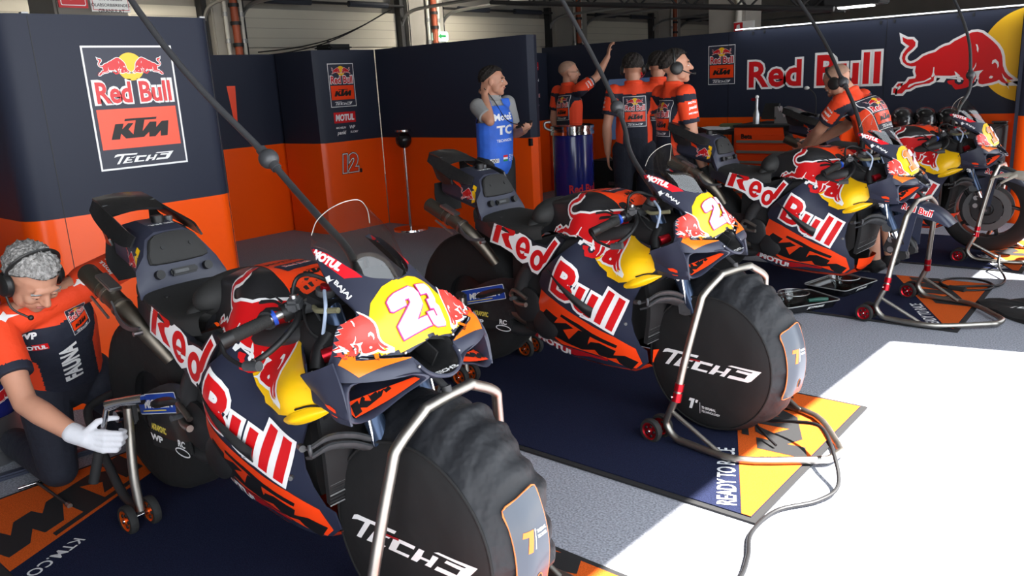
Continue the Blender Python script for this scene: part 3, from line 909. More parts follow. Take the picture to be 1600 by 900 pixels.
    # ---- side panel under the seat with the slanted word
    PAN = [(-640, 850), (-560, 838), (-488, 846), (-346, 824), (-276, 806), (-225, 770), (-160, 762), (-112, 812), (-60, 800), (-70, 780), (-125, 700), (-178, 655), (-215, 618), (-250, 630), (-300, 668), (-371, 706), (-441, 738), (-540, 770), (-640, 800)]
    m = M()
    for s in (-1, 1):
        hpatch(m, PAN, NAVYD, 0, s, PW)
        rim(m, PAN, NAVYD, 0.02, s, PW)
    wr = lambda p, mt, l: hpatch(m, p, mt, l, -1, PW)
    wr([(-488, 842), (-346, 820), (-320, 815), (-278, 802), (-244, 781), (-236, 756), (-209, 762), (-171, 757), (-151, 752), (-111, 808), (-75, 784), (-133, 700), (-150, 680), (-176, 655), (-207, 624), (-245, 634), (-261, 664), (-264, 678), (-304, 666), (-338, 682), (-367, 710), (-441, 738), (-520, 748)], WHT, 1)
    wr([(-468, 838), (-428, 833), (-456, 750), (-499, 757)], RED, 2)
    wr([(-421, 832), (-342, 819), (-338, 806), (-350, 796), (-379, 792), (-383, 776), (-360, 725), (-405, 739), (-432, 796), (-410, 803), (-375, 806), (-390, 815)], RED, 2)
    E0 = lambda cx, cz, a, b, rot, n=28: [(cx + a * math.cos(q) * math.cos(rot) - b * math.sin(q) * math.sin(rot), cz + a * math.cos(q) * math.sin(rot) + b * math.sin(q) * math.cos(rot)) for q in [2 * PI * i / n for i in range(n)]]
    wr([E0(-294, 741, 43, 56, -.35), E0(-294, 741, 17, 29, -.35)], RED, 2)
    wr([(-326, 748), (-262, 738), (-266, 724), (-328, 733)], RED, 3)
    wr([(-284, 722), (-240, 716), (-246, 702), (-284, 707)], WHT, 4)
    wr([E0(-208, 692, 40, 52, -.45), E0(-208, 692, 16, 26, -.45)], RED, 2)
    wr([(-112, 796), (-88, 780), (-150, 690), (-182, 672), (-188, 688)], RED, 2)
    m.obj('side_panel', t, 40)

    # ---- upper cowl
    G = [[(.302, .104, 1.096), (.365, .098, 1.084), (.425, .091, 1.056), (.478, .076, 1.029), (.513, .043, 1.018), (.533, 0, 1.014)],
         [(.405, .134, 1.008), (.445, .130, 1.004), (.492, .114, .990), (.534, .084, .976), (.56, .045, .969), (.566, 0, .968)],
         [(.516, .146, .950), (.526, .143, .944), (.548, .125, .93), (.573, .09, .922), (.59, .047, .918), (.597, 0, .917)],
         [(.503, .200, .925), (.535, .195, .900), (.556, .155, .886), (.588, .10, .880), (.612, .05, .880), (.621, 0, .886)],
         [(.528, .246, .872), (.556, .234, .864), (.592, .15, .850), (.620, .085, .842), (.628, .055, .852), (.634, 0, .868)]]
    m = M()
    for s in (-1, 1):
        m.grid([[(x, s * w, z) for x, w, z in r] for r in G], NAVYF, 5, 5)
        m.grid([[(x - .012, s * (w - .008), z - .008) for x, w, z in r] for r in G], BLKM, 5, 5)
        m.grid([[(x, s * w, z) for x, w, z in (r[0], (r[0][0] - .012, r[0][1] - .008, r[0][2] - .008))] for r in G], NAVYF, 2, 5)
        # cheek panel above the duct
        m.grid([[(.528, s * .246, .872), (.556, s * .236, .864), (.60, s * .155, .848), (.632, s * .076, .834)], [(.525, s * .258, .845), (.572, s * .247, .842), (.628, s * .165, .826), (.648, s * .066, .815)], [(.53, s * .264, .812), (.585, s * .258, .812), (.636, s * .18, .803), (.662, s * .060, .792)]], NAVYF, 6, 4)
        # end plate running back to the fairing
        m.grid([[(.545, s * .256, .855), (.50, s * .268, .835), (.425, s * .268, .808)], [(.585, s * .264, .79), (.51, s * .268, .775), (.43, s * .245, .765)], [(.603, s * .262, .705), (.53, s * .25, .70), (.43, s * .205, .70)]], NAVYF, 5, 5, 0.006 * s)
    m.bvh()
    # nose plate plane
    O = Vector((.533, 0, 1.014))
    Wd = Vector((.650791, 0, -.759257))
    Up, Us = -Wd, Vector((0, 1, 0))
    q = lambda pts: [(a, -b) for a, b in pts]
    m.decal(poly([q([(-.165, .150), (-.150, .165), (-.088, .19), (0, .178), (.088, .19), (.150, .165), (.165, .150), (.145, .09), (.105, .03), (.06, .003), (0, -.006), (-.06, .003), (-.105, .03), (-.145, .09)])]), O, Us, Up, YEL, 1, 0.012)
    for s in (-1, 1):
        for shp, mt, l in ((S_BULLO, WHT, 2), (S_BULL, mat('faded_red', (0.72, 0.045, 0.035), 0.4), 3), (S_BULLW, WHT, 4)):
            m.decal(move(shp, s * .222, -.076, .25, s * .30, s > 0), O, Us, Up, mt, l, 0.012)
    for s in (-1, 1):
        Av, Bv, Cv, Dv = [Vector((x, s * w, z)) for x, w, z in ((.302, .104, 1.096), (.476, .080, 1.024), (.437, .106, 1.018), (.314, .112, 1.080))]
        e1 = (Bv - Av).normalized()
        N = Vector((.354, s * .68, .64)).normalized()
        U = (e1 - N * e1.dot(N)).normalized() * -s
        W = N.cross(U).normalized()
        P3 = lambda x, w, z: ((Vector((x, s * w, z)) - Av).dot(U), (Vector((x, s * w, z)) - Av).dot(W))
        top_ = [P3(x, w + .002, z - .002) for x, w, z in G[0][:3]]
        m.decal(poly([top_ + [P3(.455, .084, 1.038), P3(.476, .080, 1.024), P3(.437, .106, 1.018), P3(.375, .112, 1.050), P3(.314, .112, 1.080)]]), Av, U, W, mat('bright_red_print', (.7, .01, .02), .4), 1, 0.012)
        cx_, cy_ = P3(.368, .105, 1.064)
        m.decal(move(fit(text('MOTUL', 1, .07, .1), .108, .024), cx_, cy_), Av, U, W, WHT, 2, 0.01)
        cx_, cy_ = P3(.452, .134, 1.003)
        m.decal(move(fit(text('BAJAJ', 1, .03), .070, .015), cx_, cy_, 1, -s * -.22), Av, U, W, WHT, 2, 0.01)
        cx_, cy_ = P3(.400, .132, 1.022)
        m.decal(move(poly([[(-.016, -.002), (-.008, .01), (.004, .004), (.014, .012), (.004, -.004), (.010, -.012), (-.006, -.006)]]), cx_, cy_, 1.0, -s * -.22), Av, U, W, WHT, 2, 0.01)
    # orange cheek flash with its motto
    for s in (-1, 1):
        tl, tr, bo, le = [Vector((x, s * w, z)) for x, w, z in ((.545, .213, .872), (.634, .073, .832), (.600, .228, .817), (.558, .252, .852))]
        U = (tr - tl).normalized() * -s
        N = (tr - tl).cross(bo - tl).normalized()
        if N.x < 0:
            N = -N
        W = N.cross(U).normalized()
        U = W.cross(N)
        c = (tl + tr + bo + le) / 4
        P2 = lambda q_: ((q_ - c).dot(U), (q_ - c).dot(W))
        m.decal(poly([[P2(tl), P2(tr), P2(bo), P2(le)]]), c, U, W, ORP, 1, 0.012)
        a_ = c + W * .010 + U * (-.005 * -s)
        m.decal(fit(text('READY TO', 1, .02), .048, .0085), a_ - U * .036, U, W, BLKP, 2, 0.012)
        m.decal(poly([rrect(.022, .008, .001)]), a_ + U * .002, U, W, WHT, 2, 0.012)
        m.decal(fit(text('RACE', 1, .02), .026, .0085), a_ + U * .028, U, W, BLKP, 2, 0.012)
        for x, y, z in ((.562, .20, .878), (.622, .088, .846), (.654, .074, .810)):
            m.ball((x, s * y, z), (.005, .005, .005), ALU, 8)
    m.decal(poly([[(.503, .742), (.53, .746), (.55, .738), (.55, .715), (.525, .715)]]), (0, -.2, 0), X_, Z_, ORG, 1, .02)
    cowl = m.obj('nose_cowl', t, 45)
    cowl_mb = m
    # ---- side ducts: rounded tapering loops
    for s in (-1, 1):
        m = M()
        pr = [(.601, .264, .712), (.594, .269, .745), (.589, .258, .800), (.612, .215, .812), (.637, .15, .806), (.656, .09, .80), (.670, .056, .785), (.662, .075, .771), (.648, .13, .752), (.622, .215, .712)]
        rg = catmull(pr, 4, True)
        cx = np.mean([p for p in rg], axis=0)
        def sc(k, dx, g=1.0):
            return [(p[0] + dx, s * (cx[1] + (p[1] - cx[1]) * k), cx[2] + (p[2] - cx[2]) * k) for p in rg]
        m.loft([sc(.82, -.16), sc(.97, -.06), sc(1.0, -.012), sc(.995, .002), sc(.95, .006), sc(.88, .002), sc(.85, -.012), sc(.83, -.06), sc(.72, -.16)], NAVYF, True, False, False)
        m.bvh()
        fn = len(m.f)
        c = Vector((.60, s * .175, .735))
        U = Vector((.0, -1, 0)) if s < 0 else Vector((0, -1, 0))
        N = Vector((.45, 0, 1)).normalized()
        # vane inside
        m.grid([[(.602, s * .25, .722), (.634, s * .165, .748), (.655, s * .075, .778)], [(.575, s * .25, .732), (.612, s * .165, .755), (.648, s * .078, .780)], [(.545, s * .25, .742), (.59, s * .165, .762), (.640, s * .08, .782)]], ORG, 6, 5)
        mm = M()
        mm.grid([[(.602, s * .25, .722), (.634, s * .165, .748), (.655, s * .075, .778)], [(.575, s * .25, .732), (.612, s * .165, .755), (.648, s * .078, .780)], [(.545, s * .25, .742), (.59, s * .165, .762), (.640, s * .08, .782)]], ORG, 6, 5)
        mm.bvh()
        U = Vector((.05, 1, 0)).normalized()
        W = Vector((-1, 0, .25)).normalized()
        m.decal(move(S_KTM, 0, 0, .15, .0), (.588, s * .175, .757), U, W, BLKP, 1, .012, mm)
        m.obj('side_duct', t, 45)
    # ---- air intake
    m = M()
    lip = [(.634, 0, .870), (.628, .04, .856), (.620, .07, .846), (.638, .074, .822), (.668, .062, .795), (.684, .038, .780), (.692, 0, .773), (.684, -.038, .780), (.668, -.062, .795), (.638, -.074, .822), (.620, -.07, .846), (.628, -.04, .856)]
    lp = catmull(lip, 3, True)
    c = np.array((.645, 0, .822))
    rr = lambda k, dx, dz=0: [tuple(c + (np.array(p) - c) * np.array((k, k, k)) + np.array((dx, 0, dz))) for p in lp]
    m.loft([rr(1.0, 0), rr(.93, -.012), rr(.86, -.05), rr(.6, -.2)], CARB, True, False, True)
    m.tube([p for p in lip[3:10]], .006, NAVYF, 8, 4)
    m.grid([[(x, y, z) for x, y, z in lip[3:10]], [(x - .10, y * .9, z - .03) for x, y, z in lip[3:10]], [(x - .2, y * .8, z - .01) for x, y, z in lip[3:10]]], NAVYF, 4, 4)
    m.bvh()
    m.decal(fit(text('TECH3', 1, .04, .2), .075, .010), (.682, 0, .785), (0, 1, 0), (-.5, 0, .86), WHT, 3, .01)
    m.box((.585, 0, .835), (.12, .006, .05), CARB, (0, R(30), 0))
    m.obj('air_intake', t, 45)
    # ---- screen
    C0 = [(.302, .104, 1.096), (.365, .098, 1.084), (.425, .091, 1.056), (.478, .076, 1.029), (.513, .043, 1.018), (.533, 0, 1.014)]
    C1 = [(.302, .104, 1.096), (.308, .103, 1.128), (.320, .090, 1.165), (.338, .062, 1.192), (.355, .03, 1.207), (.362, 0, 1.211)]
    full = lambda C: [(x, -w, z) for x, w, z in C] + [(x, w, z) for x, w, z in C[-2::-1]]
    mid = [tuple((np.array(a) + np.array(b)) / 2 + np.array((.012, np.sign(a[1]) * .010, .006)) * (1 if 0 < i < 10 else 0)) for i, (a, b) in enumerate(zip(full(C0), full(C1)))]
    m = M()
    m.grid([full(C0), mid, full(C1)], GLASS, 4, 5)
    m.obj('windscreen', t, 60)
    m = M()
    m.tube(full(C1)[1:-1], .0014, mat('screen_edge', (.38, .36, .33), .3), 6, 4)
    m.obj('screen_rim', t, 60)

    # ---- dash, clamps, bars
    m = M()
    m.box((.43, .0, .985), (.05, .12, .075), BLKP, (0, R(-35), 0), .01)
    m.box((.415, 0, 1.0), (.012, .10, .058), mat('dash_screen', (.03, .03, .035), .15), (0, R(-35), 0), .002)
    m.tube([(.43, -.03, .96), (.5, -.05, .93), (.56, -.03, .90)], .008, BLKP, 8, 4)
    m.tube([(.43, .03, .96), (.5, .05, .93), (.56, .03, .90)], .008, BLKP, 8, 4)
    m.obj('dashboard', t, 30)
    m = M()
    m.prism([(-.14, -.03), (.14, -.03), (.15, .03), (.05, .07), (-.05, .07), (-.15, .03)], (.345, 0, .945), (0, 1, 0), (-.95, 0, .3), (.3, 0, .95), .022, BLKP)
    for y in (-.105, .105):
        m.cyl((.333, y, .93), (.345, y, .985), .026, GRYC, 16)
        m.cyl((.345, y, .985), (.348, y, .996), .014, REDA, 12)
    m.cyl((.34, 0, .93), (.355, 0, .985), .02, ALU, 14)
    m.obj('steering_clamp', t, 30)
    # black trunk that fills the cockpit
    m = M()
    m.loft([catmull([(x, -w, z0), (x, -w, z1), (x, 0, z1 + .03), (x, w, z1), (x, w, z0)], 3) for x, w, z0, z1 in ((.2, .12, .6, .86), (.3, .16, .6, .88), (.42, .19, .66, .86), (.50, .16, .72, .84))], BLKM, False)
    m.tube([(.42, -.215, .80), (.405, -.19, .84), (.40, -.15, .875)], .022, BLKP, 12, 4)
    m.tube([(.43, -.20, .835), (.455, -.165, .845)], .02, REDA, 12)
    for k in range(5):
        a = random.uniform(-.12, .12)
        m.tube([(.24, a, .94), (.30 + .02 * k, -.15 + .03 * k, .93 - .02 * k), (.38, -.17 + .04 * k, .87), (.46, a * .6, .86)], .004, [BLKP, GRYC, BLKM, ALU, BLKP][k], 6, 5)
    m.tube([(.36, -.12, .985), (.41, -.16, .95), (.40, -.17, .88)], .005, mat('pale_blue_hose', (.35, .42, .55), .4), 8, 5)
    m.tube([(.30, -.10, .955), (.36, -.155, .94), (.45, -.15, .95)], .008, mat('olive_hose', (.16, .15, .09), .4), 8, 5)
    m.obj('cockpit_core', t, 40)
    for s in (-1, 1):
        hb = M()
        p0, p1 = Vector((.275, s * .105, .942)), Vector((.191, s * .337, .876))
        dr = (p1 - p0).normalized()
        hb.cyl(p0, p1 - dr * .1, .0115, ALU, 12)
        hb.tube([p0 - dr * .03 + Vector((0, 0, -.02)), p0 + dr * .035 + Vector((0, 0, -.005))], .02, GRYC, 12)
        hb.tube([p0 + dr * .055, p0 + dr * .085], .026, BLKP, 12)
        hb.box(p0 + dr * .06 + Vector((.02, 0, .02)), (.05, .04, .035), GRYC, (0, R(15), R(-57 * -s)), .008)
        hb.cyl(p0 + dr * .06 + Vector((.02, 0, .035)), p0 + dr * .06 + Vector((.02, 0, .045)), .01, ALU, 12)
        hb.tube([p0 + dr * .12 + Vector((-.01, 0, 0)), p0 + dr * .13], .028, BLKP, 14)
        hb.tube([p0 + dr * .105, p0 + dr * .116], .022, BLUL if s < 0 else ALU, 14)
        hb.tube([p0 + dr * .06, p0 + dr * .02 + Vector((-.03, 0, .06)), p0 + Vector((-.0, -.0 * s, .075)), p0 + Vector((.05, -.04 * s, .05))], .006, BLKP, 8, 5)
        hbo = hb.obj('handlebar', t, 40)
        g = M()
        g.tube([p1 - dr * .135, p1 - dr * .03], .0185, RUB, 18)
        for k in range(14):
            a = p1 - dr * (.13 - .0073 * k)
            g.tube([a, a + dr * .004], .0195, RUB, 18)
        g.tube([p1 - dr * .03, p1 + dr * .004], .020, BLKP, 18)
        g.obj('grip', hbo, 40)
        b = M()
        b.tube([p0 + dr * .05 + Vector((.02, 0, -.005)), p0 + dr * .09 + Vector((.07, 0, -.008)), p0 + dr * .15 + Vector((.105, 0, -.022)), p0 + dr * .20 + Vector((.11, 0, -.038)), p0 + dr * .235 + Vector((.10, 0, -.05))], [.010, .0095, .009, .0085, .008], BLKP, 10, 6)
        b.ball(p0 + dr * .235 + Vector((.10, 0, -.05)), .011, CHROME if s < 0 else BLKP, 10)
        b.obj('lever', hbo, 60)
        gd = M()
        e = p1 + Vector((0, s * .004, 0))
        gd.tube([e, e + Vector((.025, s * .008, -.028)), e + Vector((.075, s * .002, -.048)), e + Vector((.10, s * -.006, -.052))], .006, BLKP, 10, 5)
        gd.tube([e + Vector((.092, s * -.006, -.052)), e + Vector((.142, s * -.014, -.046))], .0135, GRYC, 12)
        gd.obj('lever_guard', hbo, 60)
    # ---- engine, radiator, frame
    m = M()
    m.loft([catmull([(x, -w, z0 + .05), (x, -w, z1 - .05), (x, -w * .8, z1), (x, w * .8, z1), (x, w, z1 - .05), (x, w, z0 + .05), (x, w * .7, z0), (x, -w * .7, z0)], 2, True) for x, w, z0, z1 in ((-.42, .14, .42, .70), (-.32, .17, .32, .76), (-.1, .17, .28, .82), (.1, .16, .30, .82), (.24, .13, .34, .78))], BLKM)
    for x, z, r in ((-.30, .46, .085), (-.19, .38, .075), (-.08, .5, .07)):
        m.lathe([(0, -.202), (r * .8, -.202), (r, -.192), (r, -.15)], BLK, (x, 0, z), 'Y', 24)
    m.obj('engine', t, 40)
    m = M()
    for s in (-1, 1):
        m.tube([(.33, s * .05, .86), (.24, s * .13, .85), (.05, s * .155, .80), (-.2, s * .17, .70), (-.33, s * .17, .58), (-.36, s * .15, .42)], [.03, .035, .035, .035, .04, .035], DARKS, 12, 6)
    m.obj('frame', t, 50)
    m = M()
    m.grid([[(.345, -.185, .66), (.365, 0, .67), (.345, .185, .66)], [(.36, -.19, .52), (.385, 0, .53), (.36, .19, .52)], [(.33, -.17, .37), (.35, 0, .375), (.33, .17, .37)]], BLKM, 5, 5, 0.02)
    for k in range(26):
        z = .37 + .011 * k
        m.tube([(.349 + .037 * math.sin(PI * (z - .33) / .42) * .6, -.178, z), (.372 + .037 * math.sin(PI * (z - .33) / .42) * .6, 0, z + .01), (.349 + .037 * math.sin(PI * (z - .33) / .42) * .6, .178, z)], .0022, BLK if k % 3 else GALV, 4, 3)
    m.obj('radiator', t, 50)
    for s in (-1, 1):
        m = M()
        Wg = lambda q_: [(x, s * w, z) for x, w, z in q_]
        for dz in (0, -.026):
            m.grid([Wg([(.405, .252, .600 + dz), (.44, .215, .626 + dz), (.475, .165, .622 + dz), (.502, .115, .596 + dz)]), Wg([(.395, .25, .588 + dz), (.432, .212, .612 + dz), (.467, .162, .608 + dz), (.492, .113, .584 + dz)]), Wg([(.355, .240, .572 + dz), (.40, .203, .596 + dz), (.435, .15, .592 + dz), (.46, .108, .572 + dz)])], GRYC, 6, 4, .008)
        m.tube(Wg([(.40, .252, .598), (.405, .256, .586), (.40, .252, .570)]), .006, GRYC, 8, 3)
        m.grid([Wg([(.455, .110, .588), (.485, .112, .602), (.515, .114, .594)]), Wg([(.470, .122, .556), (.50, .122, .556), (.528, .122, .556)]), Wg([(.482, .130, .514), (.508, .130, .510), (.532, .128, .516)])], GRYC, 4, 5, .008 * s)
        m.tube([(.36, s * .248, .575), (.33, s * .235, .57)], .01, GRYC, 8)
        m.obj('winglet', t, 50)
    # ---- fork
    for s in (-1, 1):
        m = M()
        a, b, c_ = Vector((.345, s * .10, .95)), Vector((.535, s * .096, .52)), Vector((.60, s * .092, .37))
        m.cyl(a, b, .029, FORKB, 20)
        m.bvh()
        m.decal(fit(text('WP', 1, .06), .06, .028), (.46, -.3, .68), Vector((.4, 0, -.9)), Vector((.9, 0, .4)), WHT, 1, .01)
        m.cyl(b, b + (c_ - b) * .08, .03, BLKP, 18)
        m.cyl(b, c_, .020, CHROME, 18)
        m.tube([b + (c_ - b) * .45, c_ + Vector((.0, 0, .03)), c_ + Vector((.012, 0, -.02))], [.020, .024, .022], BLKP, 14)
        m.cyl(c_ + Vector((0, -.03, 0)), c_ + Vector((0, .03, 0)), .026, BLKP, 16)
        m.grid([[(.53, s * .118, .47), (.60, s * .118, .46)], [(.55, s * .12, .42), (.615, s * .12, .41)], [(.57, s * .118, .37), (.625, s * .118, .37)]], CARB, 3, 4, .005 * s)
        fo_ = m.obj('fork_leg', t, 40)
        k = M()
        k.box(c_ + Vector((-.075, s * -.012, .06)), (.07, .04, .115), DARKS, (0, R(22), 0), .012)
        for dz in (.03, .09):
            k.cyl(c_ + Vector((-.075, s * -.04, dz)), c_ + Vector((-.075, s * .015, dz)), .018, ALU, 12)
        k.tube([c_ + Vector((-.08, s * .02, .11)), c_ + Vector((-.10, s * .03, .25)), c_ + Vector((-.14, s * .02, .42)), c_ + Vector((-.2, 0, .5))], .005, CHROME, 6, 5)
        k.obj('brake_caliper', fo_, 40)
    m = M()
    m.cyl((.60, -.13, .37), (.60, .13, .37), .012, CHROME, 14)
    m.obj('front_axle', t, 40)
    m = M()
    rows = []
    for a in np.linspace(R(38), R(150), 9):
        rr_ = .325
        dp = .055 * math.sin(PI * min(1, max(0, (a - R(38)) / R(80))))
        q_ = lambda k_: (.60 + (rr_ - k_) * math.cos(a) * .98, .37 + (rr_ - k_) * math.sin(a))
        rows.append([(q_(k_)[0], y, q_(k_)[1]) for y, k_ in ((-.082, .03 + dp), (-.08, .022), (-.055, .006), (0, 0), (.055, .006), (.08, .022), (.082, .03 + dp))])
    m.grid(rows, NAVY, 4, 3, .004)
    m.bvh()
    m.grid([[(.52, -.078, .60), (.66, -.078, .64)], [(.56, -.10, .5), (.64, -.10, .5)], [(.57, -.125, .40), (.63, -.125, .40)]], NAVY, 4, 5, .004)
    m.grid([[(.52, .078, .60), (.66, .078, .64)], [(.56, .10, .5), (.64, .10, .5)], [(.57, .125, .40), (.63, .125, .40)]], NAVY, 4, 5, .004)
    redbull_decal(m, (.655, -.2, .645), Vector((.97, 0, -.24)), Vector((.24, 0, .97)), .17, None, .02, 1)
    m.decal(fit(text('X', 1, .05), .03), (.60, -.3, .47), X_, Z_, PINK, 1, .01)
    bull_decal(m, (.60, -.3, .54), Vector((.3, 0, .95)), Vector((-.95, 0, .3)), .06, False, None, .02)
    fender = m.obj('front_fender', t, 50)
    fender['label'] = 'navy front mudguard'
    # ---- rear end
    m = M()
    for s in (-1, 1):
        m.tube([(-.36, s * .11, .50), (-.48, s * .135, .50), (-.62, s * .140, .46), (-.74, s * .125, .415), (-.80, s * .12, .40)], [.03, .032, .03, .028, .025], CARB, 14, 6)
        m.grid([[(-.36, s * .150, .57), (-.5, s * .152, .56), (-.66, s * .150, .50), (-.76, s * .140, .44)], [(-.37, s * .152, .48), (-.5, s * .155, .46), (-.66, s * .152, .40), (-.76, s * .140, .36)], [(-.40, s * .150, .37), (-.5, s * .152, .34), (-.64, s * .150, .33), (-.74, s * .140, .34)]], CARB, 6, 5, .006 * s)
    m.bvh()
    m._bvh = None
    U = Vector((.96, 0, .24)).normalized()
    W = Vector((-U.z, 0, U.x))
    oo = Vector((-.61, -.162, .463))
    m.box(oo + Vector((0, .004, 0)), (.30, .006, .072), BLKM, (0, -math.asin(U.z), 0), .002)
    m.decal(poly([rrect(.30, .076, .006)]), oo, U, W, WHT, 1, 0)
    m.decal(poly([rrect(.294, .070, .006)]), oo, U, W, BLUL, 2, 0)
    m.decal(fit(text('MICHELIN', 1, .05, .15), .22, .032), oo + U * .01, U, W, WHT, 3, 0)
    m.decal(poly([(-.12, -.027), (.06, -.027), (.06, -.023), (-.12, -.023)]), oo, U, W, GOLD, 3, 0)
    m.box((-.58, -.150, .35), (.28, .012, .13), BLKM, (0, -.12, 0), .02)
    for tx, x, z, w_, mt in (('AKRAPOVIC', -.64, .358, .105, GOLD), ('WP', -.665, .315, .085, WHT), ('RC', -.49, .335, .05, WHT)):
        m.decal(fit(text(tx, 1, .04, .1), w_, .026), (x, -.158, z), X_, Z_, mt, 1, 0)
    m.decal(poly([ell(-.49, .303, .05, .016), ell(-.49, .303, .044, .011)]), (0, -.158, 0), X_, Z_, WHT, 1, 0)
    m.obj('swingarm', t, 50)
    m = M()
    m.tube([(-.25, -.10, .33), (-.36, -.10, .30), (-.46, -.11, .30), (-.50, -.10, .34)], [.03, .032, .032, .03], DARKS, 14, 6)
    m.tube([(-.18, -.07, .32), (-.27, -.10, .345), (-.36, -.118, .37), (-.44, -.118, .397)], [.040, .043, .042, .040], TITAN, 18, 5)
    m.tube([(-.43, -.118, .392), (-.515, -.11, .43)], [.044, .041], DARKS, 18)
    m.tube([(-.515, -.11, .43), (-.517, -.11, .431), (-.47, -.12, .41)], [.041, .034, .032], BLKM, 18)
    m.obj('lower_exhaust', t, 50)
    m = M()
    m.tube([(-.56, -.11, .62), (-.60, -.145, .70), (-.665, -.172, .775), (-.75, -.182, .83), (-.84, -.182, .868)], [.026, .03, .033, .034, .033], mat('darker_titanium', (.16, .14, .115), .45, 1.0, noise=(10, .25)), 18, 6)  # pipe in a darker titanium tone
    m.tube([(-.82, -.182, .860), (-.935, -.182, .908)], [.037, .036], mat('dark_titanium', (.12, .11, .09), .45, .9), 20)
    m.tube([(-.935, -.182, .908), (-.937, -.182, .909), (-.89, -.182, .889)], [.036, .031, .03], BLKM, 20)
    for k in (.70, .78):
        m.tube([(-k, -.182, .805 + (k - .70) * .46), (-k - .012, -.182, .811 + (k - .70) * .46)], .0375, STEEL, 18)
    m.box((-.79, -.178, .888), (.11, .045, .016), ALU, (0, R(23), 0), .004)
    m.tube([(-.86, -.215, .835), (-.74, -.22, .775)], .005, ALU, 8)
    m.obj('upper_exhaust', t, 50)
    m = M()
    m.grid([[(-.70, -.215, .84), (-.665, -.215, .79), (-.60, -.215, .765), (-.53, -.212, .772)], [(-.68, -.215, .78), (-.64, -.217, .755), (-.58, -.216, .75), (-.535, -.212, .76)]], GRYC, 5, 3, .006)
    m.tube([(-.54, -.205, .75), (-.54, -.235, .75)], .008, ALU, 10)
    m.obj('heel_guard', t, 50)
    for s in (-1, 1):
        m = M()
        m.tube([(-.40, s * .19, .50), (-.34, s * .215, .47), (-.28, s * .225, .47)], .012, STEEL, 10, 4)
        m.tube([(-.40, s * .19, .50), (-.36, s * .21, .53), (-.28, s * .22, .50)], .010, STEEL, 10, 4)
        m.tube([(-.36, s * .20, .49), (-.355, s * .245, .495)], .010, GRYC, 12)
        m.obj('footpeg', t, 50)
    # rear wheel in its warmer
    m = M()
    cx_, cz_ = -.78, .40
    m.lathe([(.13, -.10), (.15, -.112), (.28, -.118), (.325, -.105), (.345, -.07), (.352, 0), (.345, .07), (.325, .105), (.28, .118), (.15, .112), (.13, .10)], CLOTHK, (cx_, 0, cz_), 'Y', 48)
    rw = m.obj('rear_wheel', t, 50)
    rw['label'] = 'rear wheel in a black tyre warmer'
    m = M()
    m.lathe([(.0, -.085), (.05, -.085), (.06, -.07), (.13, -.075), (.14, -.10), (.15, -.09)], BLK, (cx_, 0, cz_), 'Y', 32)
    m.lathe([(.0, .085), (.05, .085), (.06, .07), (.13, .075), (.14, .10), (.15, .09)], BLK, (cx_, 0, cz_), 'Y', 32)
    m.cyl((cx_, -.19, cz_), (cx_, .19, cz_), .02, STEEL, 16)
    m.obj('hub', rw, 40)
    return t, cowl, cowl_mb
BIKES = [((-2.12, 1.375, 0), .02), ((-2.1026, 3.0691, 0), .002), ((-1.9169, 5.2263, 0), -.011), ((-1.8313, 7.0524, 0), .019)]
bike, cowl, cowl_mb = make_bike()
bike.location, bike.rotation_euler = BIKES[0][0], (0, 0, BIKES[0][1])
def number_decals(mb, digits):
    O = Vector((.533, 0, 1.014))
    Up, Us = Vector((-.650791, 0, .759257)), Vector((0, 1, 0))
    out = M()
    for shp, dx in digits:
        P = [[(a * .001 + dx, -b * .001) for a, b in shp]]
        for off, mt, l in ((.0038, mat('number_edge', (.20, .01, .06), .4), 5), (.0026, PINK if shp is not ONE else WHT, 6), (.0, WHT if shp is not ONE else ORP, 7)):
            out.decal(poly(P, off), O, Us, Up, mt, l, .012, mb)
    return out
n23 = number_decals(cowl_mb, ((TWO, .02), (THREE, .02)))
nd = n23.obj('race_number', bike, 0)
nd['label'] = 'pink edged white number 23'
n12 = number_decals(cowl_mb, ((ONE, .005), (TWO, .075)))
n12o = n12.obj('race_number', None, 0)
B2 = dup(bike, BIKES[1][0], BIKES[1][1], 'second navy and orange racing motorcycle with number 23 beside the nearest one', ('front_fender', 'front_axle'), group='racing motorcycles on stands')
B3 = dup(bike, BIKES[2][0], BIKES[2][1], 'racing motorcycle with no front wheel and an orange number', ('race_number', 'front_axle'), group='racing motorcycles on stands')
B4 = dup(bike, BIKES[3][0], BIKES[3][1], 'furthest racing motorcycle below the giant wall bull, front wheel bare of its cover', ('race_number',), group='racing motorcycles on stands')
n12o.parent = B3
n12o['label'] = 'orange race number 12'
c = n12o.copy()
COL.objects.link(c)
c.parent = B4
for _c in list(bike.children):
    if _c.name.split('.')[0] in ('front_fender', 'front_axle'):
        bpy.data.objects.remove(_c)

